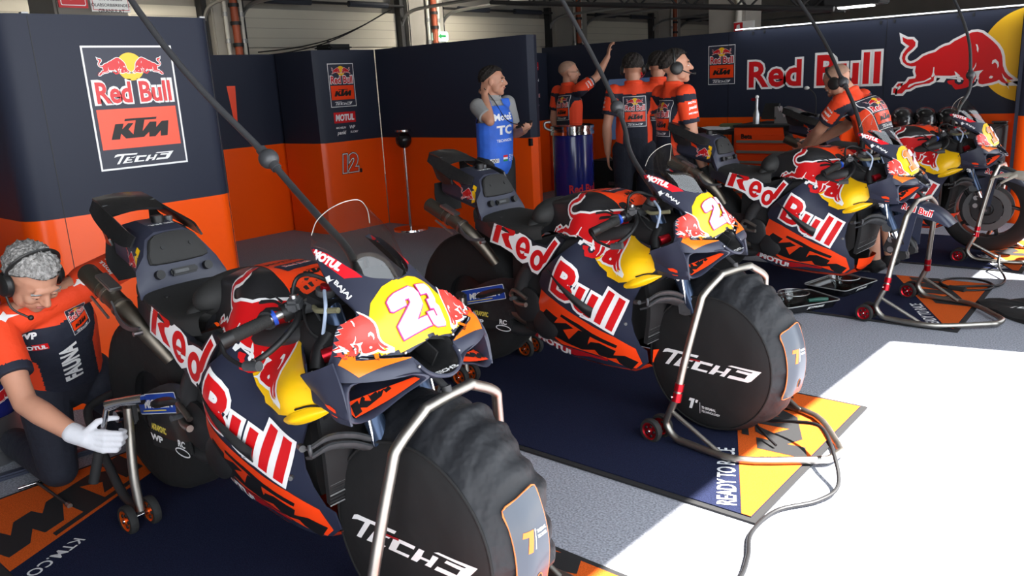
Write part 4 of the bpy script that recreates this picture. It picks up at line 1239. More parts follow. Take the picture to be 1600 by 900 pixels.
# ------------------------------------------------------------------ floor mats
MNAVY = mat('navy_mat_pile', (0.010, 0.013, 0.034), 0.95, noise=(240, 0.5), bump=(300, 0.4, 0.003), spec=0.1)
MORG = mat('orange_mat_pile', (0.52, 0.085, 0.012), 0.95, noise=(240, 0.3), bump=(300, 0.4, 0.003), spec=0.1)
MRUB = mat('mat_rubber_edge', (0.012, 0.012, 0.013), 0.8)
MWHT = mat('white_mat_pile', (0.62, 0.63, 0.66), 0.95, spec=0.1)
def make_mat():
    t = thing('floor_mat', 'x', 'mat', group='long navy and orange floor mats')
    L, Wd = 2.45, 1.2
    M().box((0, 0, .004), (L, Wd, .008), MRUB).obj('rubber_border', t, 0)
    m = M()
    m.box((0, 0, .007), (L - .05, Wd - .05, .010), MNAVY)
    for s in (1, -1):
        P = lambda pts: poly([[(a * s, b * s) for a, b in pts]])
        m.decal(P([(L / 2 - .025, -Wd / 2 + .025), (L / 2 - .025, Wd / 2 - .025), (L / 2 - .62, Wd / 2 - .025), (L / 2 - .06, -Wd / 2 + .025)]), (0, 0, .012), X_, Y_, MORG, 1, 0)
        # big initials, tops towards the middle of the mat
        U = Vector((-.56 * s, 1.15 * s, 0)).normalized()
        W = Vector((-U.y, U.x, 0))
        m.decal(move(S_KTM, 0, 0, .76), Vector(((L / 2 - .225) * s, .08 * s, .012)) + U * .17, U, W, BLKM, 2, 0)
        if s > 0:
            m.decal(fit(text('READY TO RACE', 1, .012, 0, .95), .46, .07), Vector(((L / 2 - .055), -.56, .012)) + U * .27 + W * .06, U, W, MWHT, 2, 0)
        else:
            m.decal(fit(text('KTM.COM', 1, .01), .27, .048), Vector((-.56, -.465, .012)), U, W, MWHT, 2, 0)
    m.obj('pile', t, 0)
    return t
mat0 = make_mat()
mat0.location, mat0.rotation_euler = (-2.255, 1.262, .001), (0, 0, 0)
mat0['label'] = 'navy and orange floor mat under the nearest motorcycle'
dup(mat0, (-2.245, 2.962, .001), R(0.2), 'navy and orange floor mat under the second motorcycle, corner in the sun')
dup(mat0, (-2.19, 5.47, .001), R(1.5), 'navy and orange floor mat under the motorcycle with no front wheel')
dup(mat0, (-2.14, 7.10, .001), R(2.0), 'navy and orange floor mat under the furthest motorcycle')

# ------------------------------------------------------------------ wheel covers on the front wheels
def band_rz(y):
    f_ = max(0, min(1, (y + .118) / .10))
    return .287 + (.345 - .287) * math.sin(f_ * PI / 2), -.035 * (1 - f_)
def make_cover():
    t = thing('wheel_cover', 'round black wheel cover with white lettering on the nearest front wheel', 'wheel cover', group='front wheel covers')
    m = M()
    m.lathe([(0.0, -.128), (.18, -.130), (.27, -.127), (.287, -.118)], CLOTHK, (0, 0, -.035), 'Y', 64)
    m.bvh()
    m.decal(move(S_TECH, 0, 0, .47), (0.015, -.2, -.040), X_, Z_, WHT, 1, .02)
    m.decal(poly([rrect(.05, .007, .001)]), (-.055, -.2, -.030), X_, (.35, 0, 1), mat('dull_red', (.3, .01, .015), .5), 2, 0.02)
    m.decal(poly([[(-.03, .02), (-.005, .02), (-.02, -.028), (-.034, -.028), (-.024, .006), (-.036, .006)], [(0, .018), (.012, .018), (.006, .004), (-.004, .004)]]), (-.05, -.2, -.225), X_, Z_, WHT, 1, .02)
    m.decal(poly([rrect(.002, .05, .0005)]), (-.03, -.2, -.24), X_, Z_, WHT, 1, .02)
    m.decal(fit(text('THERMAL', 1, .02, .1, 1, None, 'LEFT'), .07), (.012, -.2, -.235), X_, Z_, WHT, 1, .02)
    m.decal(fit(text('TECHNOLOGY', 1, .02, .1, 1, None, 'LEFT'), .09), (.022, -.2, -.252), X_, Z_, WHT, 1, .02)
    m.obj('disc_face', t, 50)
    m = M()
    m.tube([(.288 * math.cos(a), -.119, .288 * math.sin(a) - .035) for a in np.linspace(0, 2 * PI, 65)[:-1]], .0045, CLOTHK, 8, 0, True)
    m.obj('piped_seam', t, 60)
    # gathered side band with folds
    N_, K_ = 180, 10
    rings = []
    for i in range(N_):
        a = 2 * PI * i / N_
        ring = []
        for k in range(K_ + 1):
            v = k / K_
            y = -.118 + .235 * v
            r, zc = band_rz(y)
            if v > .62:
                r -= .09 * (v - .62) ** 1.5 * 2.2
            fold = (.0045 * math.sin(a * 17 + 2 * math.sin(a * 5)) + .003 * math.sin(a * 31 + 1.3) + .004 * math.sin(a * 9 + v * 4)) * min(1, v * 2.2) * (1.0 if v < .75 else 1.8)
            r += fold
            ring.append((r * math.cos(a), y, r * math.sin(a) + zc))
        rings.append(ring)
    rings.append(rings[0])
    m = M().loft(rings, NYLON, False)
    m.bvh()
    band = m.obj('side_band', t, 70)
    # clear label pouch on the leading edge
    p = M()
    c = Vector((.33, -.03, -.0))
    vs = []
    A0, A1, y0, y1 = R(-20), R(27), -.075, .03
    rows = []
    for a in np.linspace(A1, A0, 7):
        rows.append([((band_rz(y0 + (y1 - y0) * q)[0] + .008) * math.cos(a), y0 + (y1 - y0) * q, (band_rz(y0 + (y1 - y0) * q)[0] + .008) * math.sin(a) + band_rz(y0 + (y1 - y0) * q)[1]) for q in (0, .33, .66, 1)])
    p.grid(rows, mat('clear_pouch', (.045, .055, .075), .3, coat=.2), 3, 3, .004)
    p.bvh()
    outl = [rows[0][0]] + rows[0][1:] + [r[-1] for r in rows[1:]] + rows[-1][-2::-1] + [r[0] for r in rows[-2:0:-1]]
    p.tube([Vector(q) * 1.004 for q in outl], .0028, mat('orange_piping', (.75, .2, .05), .5), 6, 3, True)
    O = Vector((.37, -.022, .05))
    p.decal(poly([[(-.03, .022), (.0, .022), (-.012, -.034), (-.026, -.034), (-.018, .008), (-.034, .008)]]), O, Y_, Z_, ORP, 1, .01)
    p.decal(poly([[(.004, .022), (.007, .022), (.0, -.03), (-.003, -.03)]]), O, Y_, Z_, WHT, 1, .01)
    for k in (0, .014):
        p.decal(fit(text('THERMAL' if k == 0 else 'TECHNOL', 1, .03), .036, .009, (.028, .012 - k)), O, Y_, Z_, WHT, 1, .01)
    p.decal(poly([ell(.012, -.125, .013, .02)]), O, Y_, Z_, mat('orange_piping', (.75, .2, .05), .5), 1, .01)
    p.decal(poly([ell(.012, -.125, .010, .017)]), O, Y_, Z_, BLKM, 2, .01)
    p.obj('label_pouch', t, 50)
    return t
def b2w(i, x, y, z):
    (X, Y, Z), a = BIKES[i]
    return Vector((X + x * math.cos(a) - y * math.sin(a), Y + x * math.sin(a) + y * math.cos(a), Z + z))
cov = make_cover()
cov.location, cov.rotation_euler = b2w(0, .605, .0, .347), (0, 0, BIKES[0][1] + R(1))
c2 = dup(cov, b2w(1, .62, 0, .348), BIKES[1][1] - R(5), 'round black wheel cover with white lettering beside the sunlit mat')

# ------------------------------------------------------------------ bare front wheel of the furthest bike
def make_wheel(parent, x, z):
    m = M()
    m.lathe([(.225, -.055), (.25, -.062), (.30, -.072), (.325, -.055), (.335, 0), (.325, .055), (.30, .072), (.25, .062), (.225, .055)], CLOTHK, (x, 0, z), 'Y', 56)
    w = m.obj('front_wheel', parent, 50)
    w['label'] = 'front wheel in a black tyre warmer'
    m = M()
    m.lathe([(.215, -.05), (.228, -.055), (.228, .055), (.215, .05), (.215, -.05)], BLK, (x, 0, z), 'Y', 48)
    for k in range(5):
        a = 2 * PI * k / 5
        m.tube([(x + .04 * math.cos(a), 0, z + .04 * math.sin(a)), (x + .13 * math.cos(a + .15), -.012, z + .13 * math.sin(a + .15)), (x + .22 * math.cos(a), 0, z + .22 * math.sin(a))], .013, BLK, 8, 5)
    m.lathe([(.03, -.06), (.05, -.05), (.05, .05), (.03, .06)], DARKS, (x, 0, z), 'Y', 24)
    m.obj('rim', w, 50)
    for s in (-1, 1):
        d = M().lathe([(.115, s * .070), (.165, s * .070), (.165, s * .078), (.115, s * .078), (.115, s * .070)], mat('carbon_disc', (.09, .09, .092), .45, .2), (x, 0, z), 'Y', 48)
        d.lathe([(.05, s * .072), (.112, s * .072), (.112, s * .076), (.05, s * .076)], DARKS, (x, 0, z), 'Y', 10)
        d.obj('brake_disc', w, 40)
make_wheel(B4, .60, .37)

# ------------------------------------------------------------------ paddock stands
def stand_wheel(t, x, y, z, r, hub, gap=.05):
    for k in (-1, 1):
        m = M()
        m.lathe([(r * .72, -.014), (r * .93, -.014), (r, -.006), (r, .006), (r * .93, .014), (r * .72, .014), (r * .72, -.014)], RUB, (x, y + k * gap / 2, z), 'Y', 32)
        w = m.obj('wheel', t, 50)
        h = M()
        h.lathe([(0, -.012), (r * .2, -.016), (r * .22, -.010), (r * .6, -.008), (r * .73, -.013), (r * .73, .013), (r * .6, .008), (r * .22, .010), (0, .012)], hub, (x, y + k * gap / 2, z), 'Y', 28)
        for q in range(5):
            a = 2 * PI * q / 5
            h.ball((x + r * .42 * math.cos(a), y + k * gap / 2 - .010, z + r * .42 * math.sin(a)), (r * .13, .004, r * .13), BLKP, 10)
        h.ball((x, y + k * gap / 2 - .014, z), .007, CHROME, 10)
        h.obj('wheel_hub', w, 40)
    return t
def make_front_stand():
    t = thing('front_stand', 'brushed steel front paddock stand lifting the nearest motorcycle, red collars hidden', 'paddock stand', group='front paddock stands')
    r = .0155
    m = M()
    m.tube([(.10, -.31, .21), (.115, -.28, .36), (.148, -.228, .59), (.155, -.207, .642), (.158, -.11, .695), (.158, -.08, .703), (.158, .08, .703), (.158, .11, .695), (.155, .207, .642), (.148, .228, .59), (.115, .28, .36), (.10, .31, .21)], r, STEEL, 14, 4)
    m.obj('arch', t, 60)
    m = M()
    m.tube([(.10, -.31, .22), (.07, -.313, .15), (.05, -.313, .09), (.09, -.312, .04), (.16, -.308, .03), (.38, -.285, .028), (.56, -.12, .028), (.605, -.07, .028), (.625, -.04, .028), (.625, .04, .028), (.605, .07, .028), (.56, .12, .028), (.38, .285, .028), (.16, .308, .03), (.09, .312, .04), (.05, .313, .09), (.07, .313, .15), (.10, .31, .22)], r, STEEL, 14, 4)
    m.bvh()
    m.decal(fit(text('JACK', 1, .03, .2), .09, .018), (.47, -.2, .2), Vector((.76, .64, 0)), Vector((-.64, .76, 0)), BLKP, 1, .01)
    m.obj('base_frame', t, 60)
    for s in (-1, 1):
        m = M()
        m.tube([(.0995, s * .312, .20), (.102, s * .304, .235)], .0195, REDA, 16)
        m.tube([(.103, s * .302, .245), (.106, s * .296, .275)], .0195, REDA, 16)
        m.ball((.09, s * .33, .222), .006, CHROME, 8)
        m.obj('collar', t, 40)
        m = M().tube([(.068, s * .313, .155), (.30, s * .293, .032)], .010, STEEL, 10)
        m.obj('brace', t, 60)
        stand_wheel(t, 0.0, s * .318, .055, .052, REDA, .07)
    m = M()
    m.cyl((.158, 0, .70), (.15, 0, .73), .014, DARKS, 14)
    m.cyl((.15, 0, .725), (.10, 0, .76), .010, DARKS, 12)
    m.obj('lifting_pin', t, 40)
    return t
fs = make_front_stand()
def put_stand(o, i, x, y, a):
    o.location, o.rotation_euler = b2w(i, x, y, 0), (0, 0, BIKES[i][1] + a)
put_stand(fs, 0, .507, .0, R(5))
for i, lab in ((1, 'steel front paddock stand with red collar over the sunlit mat corner'), (2, 'steel front paddock stand holding up the motorcycle with no front wheel'), (3, 'steel front paddock stand beside the bare tyre of the furthest motorcycle')):
    a = (0, R(-10), R(-6), R(-3))[i]
    o = dup(fs, (0, 0, 0), 0, lab)
    put_stand(o, i, (0, .525, .51, .50)[i], (0, .01, .0, 0)[i], a)
def make_rear_stand():
    t = thing('rear_stand', 'dark rear paddock stand with orange wheels beside the kneeling mechanic', 'paddock stand', group='rear paddock stands')
    for s in (-1, 1):
        m = M()
        m.tube([(-.70, s * .225, .45), (-.70, s * .235, .36), (-.685, s * .255, .20), (-.67, s * .26, .07)], .0165, STEEL, 14, 4)
        m.obj('upright', t, 60)
    m = M()
    m.tube([(-.67, -.26, .075), (-.80, -.255, .09), (-.96, -.235, .20), (-1.10, -.21, .30), (-1.17, -.16, .335), (-1.20, 0, .345), (-1.17, .16, .335), (-1.10, .21, .30), (-.96, .235, .20), (-.80, .255, .09), (-.67, .26, .075)], .0165, DARKS, 14, 4)
    m.tube([(-.96, -.235, .20), (-.92, -.24, .26), (-.78, -.24, .33), (-.70, -.235, .35)], .010, DARKS, 10, 4)
    m.tube([(-.96, .235, .20), (-.92, .24, .26), (-.78, .24, .33), (-.70, .235, .35)], .010, DARKS, 10, 4)
    m.obj('base_frame', t, 60)
    for s in (-1, 1):
        m = M()
        m.box((-.715, s * .215, .43), (.07, .03, .09), DARKS, None, .01)
        m.cyl((-.78, s * .19, .40), (-.78, s * .24, .40), .022, CHROME, 16)
        m.obj('bobbin_holder', t, 40)
        stand_wheel(t, -.67, s * .265, .055, .054, ORGA, .085)
        M().cyl((-.67, s * .21, .055), (-.67, s * .32, .055), .008, CHROME, 10).obj('wheel_axle', t, 60)
    return t
rs = make_rear_stand()
rs.location, rs.rotation_euler = b2w(0, 0, 0, 0), (0, 0, BIKES[0][1])
for i, lab in ((1, 'rear paddock stand with orange wheels under the second motorcycle'), (2, 'rear paddock stand mostly hidden behind the motorcycle with no front wheel'), (3, 'rear paddock stand mostly hidden behind the furthest motorcycle')):
    dup(rs, b2w(i, 0, 0, 0), BIKES[i][1], lab)

# ------------------------------------------------------------------ hoses hanging to the cockpits
HOSE = mat('grey_hose', (0.045, 0.047, 0.052), 0.38)
def hose(pts, k, lab, r=.0125):
    t = thing('overhead_hose', lab, 'hose', pts[-1], 0, 'hoses hanging into the cockpits')
    o = Vector(pts[-1])
    m = M().tube([Vector(p) - o for p in pts], r, HOSE, 12, 8)
    m.obj('tube', t, 60)
    b = Vector(pts[k]) - o
    d = (Vector(pts[k + 1]) - Vector(pts[k - 1])).normalized()
    m = M().ball(b, .036, HOSE, 20)
    m.tube([b - d * .052, b - d * .03], .019, HOSE, 12)
    m.tube([b + d * .03, b + d * .052], .019, HOSE, 12)
    m.obj('stop_ball', t, 50)
    M().tube([o * 0, Vector((0, 0, .05))], r * 1.35, BLKP, 12).obj('plug', t, 50)
hose([(-4.9, 1.55, 4.0), (-3.25, 1.54, 1.98), (-2.53, 1.645, 1.28), (-2.17, 1.56, 1.12), (-1.90, 1.46, 1.05), (-1.735, 1.365, 1.0)], 2, 'grey hose with a ball hanging into the nearest cockpit')
hose([(-4.3, 3.95, 4.0), (-2.94, 3.93, 1.98), (-2.42, 3.72, 1.34), (-2.15, 3.42, 1.13), (-1.80, 3.07, .99)], 2, 'grey hose with a ball hanging into the second cockpit')
hose([(-4.2, 6.9, 4.0), (-2.50, 6.30, 2.02), (-1.94, 5.78, 1.38), (-1.72, 5.46, 1.13), (-1.62, 5.22, .99)], 2, 'grey hose with a ball crossing the stooping man')
hose([(-3.2, 9.0, 4.0), (-1.84, 8.05, 2.05), (-1.53, 7.55, 1.36), (-1.52, 7.20, 1.12), (-1.53, 7.06, .99)], 2, 'grey hose with a ball crossing the giant bull')

# ------------------------------------------------------------------ drip trays with bowls, tools and cloths on the floor
BLKG = mat('black_gloss_plastic', (0.010, 0.010, 0.011), 0.22)
CLEAR = mat('smoky_clear_plastic', (.35, .36, .36), .12, coat=.3)
def tray(loc, rz, lab):
    t = thing('drip_tray', lab, 'tray', loc, rz, 'drip trays on the navy mat')
    rect = lambda w, h, r, z: [(x, y, z) for x, y in rrect(w, h, r)]
    m = M().loft([rect(.36, .26, .03, .0), rect(.40, .30, .03, .045), rect(.42, .32, .035, .048), rect(.41, .31, .03, .044), rect(.385, .285, .03, .038), rect(.35, .25, .03, .008)], BLKG, True, True, True)
    m.bvh()
    m.decal(fit(text('JETPRIME', 1, .03, .2), .13, .018), (0.02, -.3, .024), X_, Z_, WHT, 1, .02)
    m.obj('tray_body', t, 40)
    M().tube([(x, y, .05) for x, y in rrect(.415, .315, .035)], .0035, mat('tray_rim_light', (.3, .3, .3), .3), 6, 0, True).obj('rim', t, 60)
    return t
def bowl(loc, lab):
    t = thing('bowl', lab, 'bowl', loc, 0, 'clear bowls in the drip trays')
    M().lathe([(0, .0), (.06, .0), (.075, .02), (.092, .075), (.098, .078), (.094, .07), (.072, .012), (0, .008)], BOWLM, (0, 0, 0), 'Z', 32).obj('basin', t, 50)
    M().tube([(.096 * math.cos(a), .096 * math.sin(a), .077) for a in np.linspace(0, 2 * PI, 33)[:-1]], .004, ALU, 8, 0, True).obj('rim', t, 60)
def bolt(loc, rz, lab):
    m = M().cyl((0, 0, .006), (.06, 0, .006), .006, CHROME, 10).cyl((.05, 0, .006), (.062, 0, .006), .011, CHROME, 6)
    o = m.obj('axle_bolt')
    o.location, o.rotation_euler = loc, (0, 0, rz)
    tag(o, lab, 'bolt', 'loose bolts in the drip trays')
tray((-1.885, 4.965, .013), R(60), 'black drip tray nearer the camera, with a clear bowl')
bowl((-1.915, 4.96, .022), 'clear bowl with a metal rim in the nearer drip tray')
bolt((-2.0, 4.86, .022), R(70), 'small chrome bolt in the nearer drip tray')
tray((-1.80, 5.50, .013), R(78), 'black drip tray behind the nearer one, with a taller clear bowl')
bowl((-1.775, 5.50, .022), 'taller looking clear bowl in the drip tray further from the camera')
bolt((-1.75, 5.35, .022), R(20), 'small chrome bolt in the further drip tray')
m = M().tube([(-1.84, 5.02, .04), (-1.79, 5.08, .04), (-1.745, 5.11, .04)], [.012, .016, .013], mat('green_handle', (.03, .12, .09), .4), 12, 4)
tag(m.obj('brush_handle'), 'dull green handled brush lying in the nearer drip tray', 'brush')
# black cover lying flat on the right
m = M()
ol = [(-1.0, 5.60), (-.86, 5.40), (-.62, 5.22), (-.35, 5.25), (-.22, 5.5), (-.35, 5.75), (-.62, 5.82), (-.85, 5.72)]
cs = catmull([(x, y, 0) for x, y in ol], 6, True)
cc = np.mean(cs, axis=0)
rings = []
for k, z in ((1.0, .004), (.97, .02), (.8, .034 ), (.5, .038), (.15, .034)):
    rings.append([tuple(cc + (p - cc) * k + np.array((0, 0, z + (.006 * math.sin(i * 1.3) if k < 1 else 0)))) for i, p in enumerate(cs)])
m.loft(rings, CLOTHK, True, True, True)
m.bvh()
m.decal(move(S_TECH, 0, 0, .38), (-.62, 5.50, .2), Vector((.97, .25, 0)), Vector((-.25, .97, 0)), WHT, 2, .03)
tag(m.obj('spare_wheel_cover'), 'black wheel cover lying flat on the carpet at the right edge', 'wheel cover')
# cable coil on the third mat
m = M()
pts = [(-1.13 + .155 * math.cos(a), 5.98 + .16 * math.sin(a), .02 + .008 * (a / 6)) for a in np.linspace(-2.2, 4.2, 22)]
pts += [(-1.02, 5.95, .03), (-.95, 6.05, .02), (-.95, 6.25, .02), (-1.02, 6.42, .06), (-1.04, 6.52, .12), (-1.06, 6.6, .05)]
m.tube(pts, .008, BLKP, 8, 3)
o = thing('power_cable', 'black coiled cable lying on the orange end of the third mat', 'cable')
m.obj('cord', o, 60)
M().tube([(-1.20, 5.83, .022), (-1.10, 5.80, .022)], .02, RUB, 12).obj('connector', o, 50)
# cable over the sunlit floor by the second stand
m = M()
m.tube([b2w(1, .68, .06, .10), (-1.30, 3.08, .06), (-1.16, 3.06, .09), (-1.03, 3.0, .12), (-.93, 2.86, .09), (-.87, 2.74, .03), (-.90, 2.62, .014), (-.99, 2.48, .012), (-1.0, 2.30, .012), (-.95, 2.16, .012), (-.92, 2.02, .012), (-.93, 1.8, .012), (-.96, 1.5, .012)], .0075, BLKP, 10, 8)
tag(m.obj('heater_cable'), 'thin black cable curling across the sunlit carpet', 'cable')
m = M()
m.tube([b2w(1, .70, .03, .09), (-1.28, 3.0, .05), (-1.18, 2.93, .03)], .0055, BLKP, 8, 6)
tag(m.obj('sensor_cable'), 'short black cable end lying under the second wheel cover', 'cable')
# T-handled tool on the near mat
m = M()
m.cyl((-3.475, .925, .022), (-3.462, 1.065, .022), .0055, CHROME, 10)
t = thing('sliding_key', 'T-handled key lying on the orange end of the nearest mat', 'tool')
m.obj('cross_bar', t, 50)
M().cyl((-3.468, .995, .022), (-3.16, .993, .02), .006, DARKS, 10).obj('shaft', t, 50)
M().cyl((-3.17, .993, .021), (-3.145, .993, .021), .010, STEEL, 12).obj('socket', t, 50)
m = M().box((-3.73, 0.55, .012), (.05, 1.5, .024), mat('floor_trunking', (.03, .035, .06), .5), (0, 0, R(-8)), .008)
tag(m.obj('cable_cover'), 'dark strip along the carpet behind the kneeling mechanic', 'strip')

# ------------------------------------------------------------------ furniture at the back
# drum cooler
t = thing('drum_cooler', 'blue drum shaped cooler with a silver lid', 'cooler', (-4.93, 6.75, 0))
BLUE = mat('cooler_blue', (0.012, 0.018, 0.16), 0.22, coat=.4)
m = M().lathe([(.19, .20), (.205, .24), (.205, .93), (.20, .95)], BLUE, (0, 0, 0), 'Z', 48)
m.bvh()
Un = Vector((.70, .72, 0)).normalized()
m.decal(fit(text('Red Bull', 1, .03), .30, .085), Vector((.02, -.02, .42)) + Vector((.2, -.1, 0)), Un, Vector((0, 0, 1)), RED, 1, .02, None, tf=None)
bull_decal(m, Vector((.22, -.10, .31)), Un, (0, 0, 1), .16, False, None, .02)
m.obj('drum', t, 40)
M().lathe([(0, .0), (.20, .0), (.20, .06), (.19, .07), (.19, .20), (.20, .21)], ALU, (0, 0, 0), 'Z', 40).obj('base', t, 40)
m = M().lathe([(.20, .945), (.222, .955), (.222, .985), (.214, .99), (.214, 1.01), (.222, 1.015), (.222, 1.04), (.19, 1.05), (0, 1.05)], CHROME, (0, 0, 0), 'Z', 48)
m.obj('lid', t, 40)
m = M().tube([(-.16, -.14, 1.0), (-.20, -.19, 1.03), (-.20, -.19, 1.08), (-.16, -.15, 1.085)], .014, ALU, 10, 3)
m.obj('handle', t, 40)
dc2 = dup(t, (-4.02, .95, 0), 1.0, 'blue drum shaped cooler cut by the left edge behind the kneeling mechanic')
# pole with ball and round base
t = thing('post', 'chrome post with a black ball top standing before the 12 panel', 'post', (-6.5, 5.88, 0))
M().lathe([(0, .0), (.19, .0), (.185, .02), (.04, .035), (0, .04)], CHROME, (0, 0, 0), 'Z', 40).obj('base', t, 40)
M().cyl((0, 0, .03), (0, 0, .90), .018, CHROME, 14).obj('pole', t, 60)
m = M().ball((0, 0, .96), .085, BLKG, 20)
m.lathe([(0, 1.05), (.085, 1.05), (.085, 1.07), (0, 1.075)], CHROME, (0, 0, 0), 'Z', 24)
m.obj('ball_head', t, 50)
# tool cabinet
t = thing('tool_cabinet', 'orange drawer cabinet with grey handles behind the third motorcycle', 'cabinet', (-3.25, 8.05, 0))
OCAB = mat('cabinet_orange', (.72, .055, .006), .35)
M().box((0, .25, .46), (1.10, .5, .92), OCAB, None, .01).obj('body', t, 0)
for k in range(7):
    z = .80 - .105 * k
    d = M().box((0, -.004, z), (1.04, .02, .09), OCAB, None, .004)
    if k == 0:
        d.decal(fit(text('Beta', 1, .04), .12), (-.40, -.0145, z + .028), X_, Z_, BLKP, 1, 0)
    d = d.obj('drawer', t, 0)
    M().box((0, -.02, z - .025), (1.02, .018, .026), mat('drawer_grip', (.16, .15, .13), .5), None, .004).obj('drawer_handle', d, 0)
M().box((0, .25, .93), (1.12, .52, .025), BLKM, None, .005).obj('worktop', t, 0)
zt = .9425
o = M().box((.12, 0, 0), (.34, .24, .012), WHT, None, .003).obj('paper_sheet', None, 0)
o.location, o.rotation_euler = (-3.15, 8.2, zt + .006), (0, 0, .1)
tag(o, 'white papers on the orange tool cabinet', 'paper')
t = thing('spray_bottle', 'pale bottle with a red trigger on the tool cabinet', 'bottle', (-3.62, 8.2, zt))
M().lathe([(0, 0), (.035, 0), (.036, .10), (.016, .15), (.016, .26), (0, .26)], ALU, (0, 0, 0), 'Z', 24).obj('bottle_body', t, 50)
M().ball((0, 0, .275), .02, WHT, 12).box((-.035, 0, .25), (.05, .02, .03), REDA, None, .006).obj('trigger', t, 40)
t = thing('small_screen', 'grey tilted screen standing on the tool cabinet', 'screen', (-3.52, 8.32, zt))
M().box((0, 0, .12), (.22, .02, .17), DARKS, (R(-20), 0, R(-25)), .006).obj('panel', t, 30)
M().box((0, .03, .01), (.16, .14, .02), DARKS, None, .006).obj('stand_foot', t, 30)
t = thing('letter_rack', 'grey open rack on the tool cabinet', 'rack', (-3.38, 8.25, zt))
M().prism([(-.07, 0), (.07, 0), (.07, .09), (.03, .06), (.0, .13), (-.02, .12), (-.04, .17), (-.07, .17)], (0, 0, 0), X_, Z_, Y_, .12, GALV).obj('rack_body', t, 30)
t = thing('desk_lamp', 'thin bent desk lamp on the tool cabinet', 'lamp', (-3.1, 8.45, zt))
M().lathe([(0, 0), (.05, 0), (.05, .015), (0, .02)], BLKM, (0, 0, 0), 'Z', 20).obj('foot', t, 40)
M().tube([(0, 0, .01), (.0, 0, .2), (-.02, 0, .28), (-.09, 0, .34)], .006, BLKM, 8, 5).obj('stem', t, 60)
M().ball((-.10, 0, .34), (.03, .02, .018), mat('lamp_shade', (.5, .5, .48), .4), 12).obj('lamp_shade', t, 50)
t = thing('open_binder', 'open folder on the dark bench left of the tool cabinet', 'folder', (-4.15, 8.35, .88))
M().box((0, 0, .012), (.32, .24, .024), WHT, None, .004).obj('pages', t, 20)
M().box((.14, .08, .035), (.24, .16, .04), mat('olive_cloth', (.10, .11, .05), .8), (0, 0, .2), .015).obj('cover', t, 20)
t = thing('work_bench', 'dark bench left of the orange tool cabinet', 'bench', (-4.3, 8.4, 0))
M().box((0, 0, .855), (.95, .5, .04), BLKM, None, .006).obj('bench_top', t, 20)
for sx in (-1, 1):
    for sy in (-1, 1):
        M().box((sx * .44, sy * .21, .42), (.04, .04, .84), DARKS, None, .004).obj('leg', t, 20)
M().box((0, .0, .40), (.86, .44, .03), BLKM, None, .004).obj('shelf', t, 20)
# helmets on a black flight case
t = thing('flight_case', 'black case under the three helmets by the long wall', 'case', (-2.0, 8.55, 0))
M().box((0, .05, .44), (1.1, .6, .88), BLKM, None, .012).obj('case_body', t, 20)
for sx in (-.5, .5):
    M().box((sx, -.255, .44), (.03, .02, .8), DARKS, None, .004).obj('corner_strip', t, 20)
for k, (x, lab) in enumerate(((-2.26, 'black helmet with a red stripe, leftmost of the three'), (-2.06, 'black helmet with small crest, middle of the three'), (-1.86, 'black helmet behind the furthest screen, rightmost of the three'))):
    t = thing('helmet', lab, 'helmet', (x, 8.42, .88), R(-60), 'helmets in a row on the case')
    m = M()
    rings = []
    for a, (w, l, z) in enumerate(((.085, .11, .0), (.095, .125, .04), (.10, .135, .09), (.094, .125, .135), (.07, .095, .17), (.035, .05, .188), (.004, .006, .193))):
        rings.append([(l * math.cos(q) * (1.12 if math.cos(q) > 0 and z < .1 else 1.0), w * math.sin(q), z) for q in [2 * PI * i / 28 for i in range(28)]])
    m.loft(rings, BLKG if k else CARB)
    m.bvh()
    m.decal(poly([rrect(.04, .03, .004)]), (0, -.2, .06), X_, Z_, RED if k == 0 else NAVY, 1, .01)
    redbull_decal(m, (0.0, -.2, .055), X_, Z_, .04, None, .01, 2)
    m.decal(fit(text('MOTUL', 1, .03), .05, .012), (.07, -.2, .12), Vector((.8, 0, -.5)), Vector((.5, 0, .8)), WHT, 1, .01)
    m.obj('helmet_shell', t, 60)
    v = M()
    v.grid([[(.148 * math.cos(q) * .98, .104 * math.sin(q) * .98, .105) for q in np.linspace(-1.1, 1.1, 7)], [(.157 * math.cos(q), .106 * math.sin(q), .075) for q in np.linspace(-1.1, 1.1, 7)], [(.158 * math.cos(q), .104 * math.sin(q), .045) for q in np.linspace(-1.1, 1.1, 7)]], mat('dark_visor', (.02, .02, .022), .08, coat=.6), 4, 4, .003)
    v.obj('visor', t, 60)
m = M().box((-1.52, 8.90, .90), (.13, .09, .016), CHROME, None, .003)
m.box((-1.52, 8.92, .87), (.11, .06, .05), BLKM, None, .006)
tag(m.obj('wall_bracket', None, 30), 'small chrome topped bracket on the orange wall below the giant bull', 'bracket')
# boxes and cases in the dark behind the men
t = thing('rear_case', 'dark case behind the standing men', 'case', (-4.9, 7.7, 0))
M().box((0, 0, .3), (.8, .4, .6), BLKM, None, .02).obj('case_body', t, 20)
M().box((0, -.21, .36), (.2, .02, .04), ALU, None, .006).obj('latch', t, 20)
t = thing('monitor', 'blue glowing monitor panel behind the men with headsets', 'monitor', (-4.55, 7.5, 0))
M().box((0, 0, 1.16), (.72, .04, .62), mat('monitor_blue', (.03, .05, .11), .3, emit=((.05, .09, .2), .35)), (0, 0, .5), .01).obj('display', t, 20)
M().cyl((0, .03, .0), (0, .03, .9), .03, DARKS, 12).obj('stem', t, 40)
M().box((0, .03, .015), (.5, .4, .03), DARKS, None, .01).obj('foot', t, 20)
t = thing('white_box', 'small pale box hanging on the orange wall behind the men', 'box', (-4.98, 8.9, .45))
M().box((0, 0, .14), (.26, .09, .30), mat('pale_plastic', (.55, .55, .5), .5), None, .01).obj('housing', t, 20)
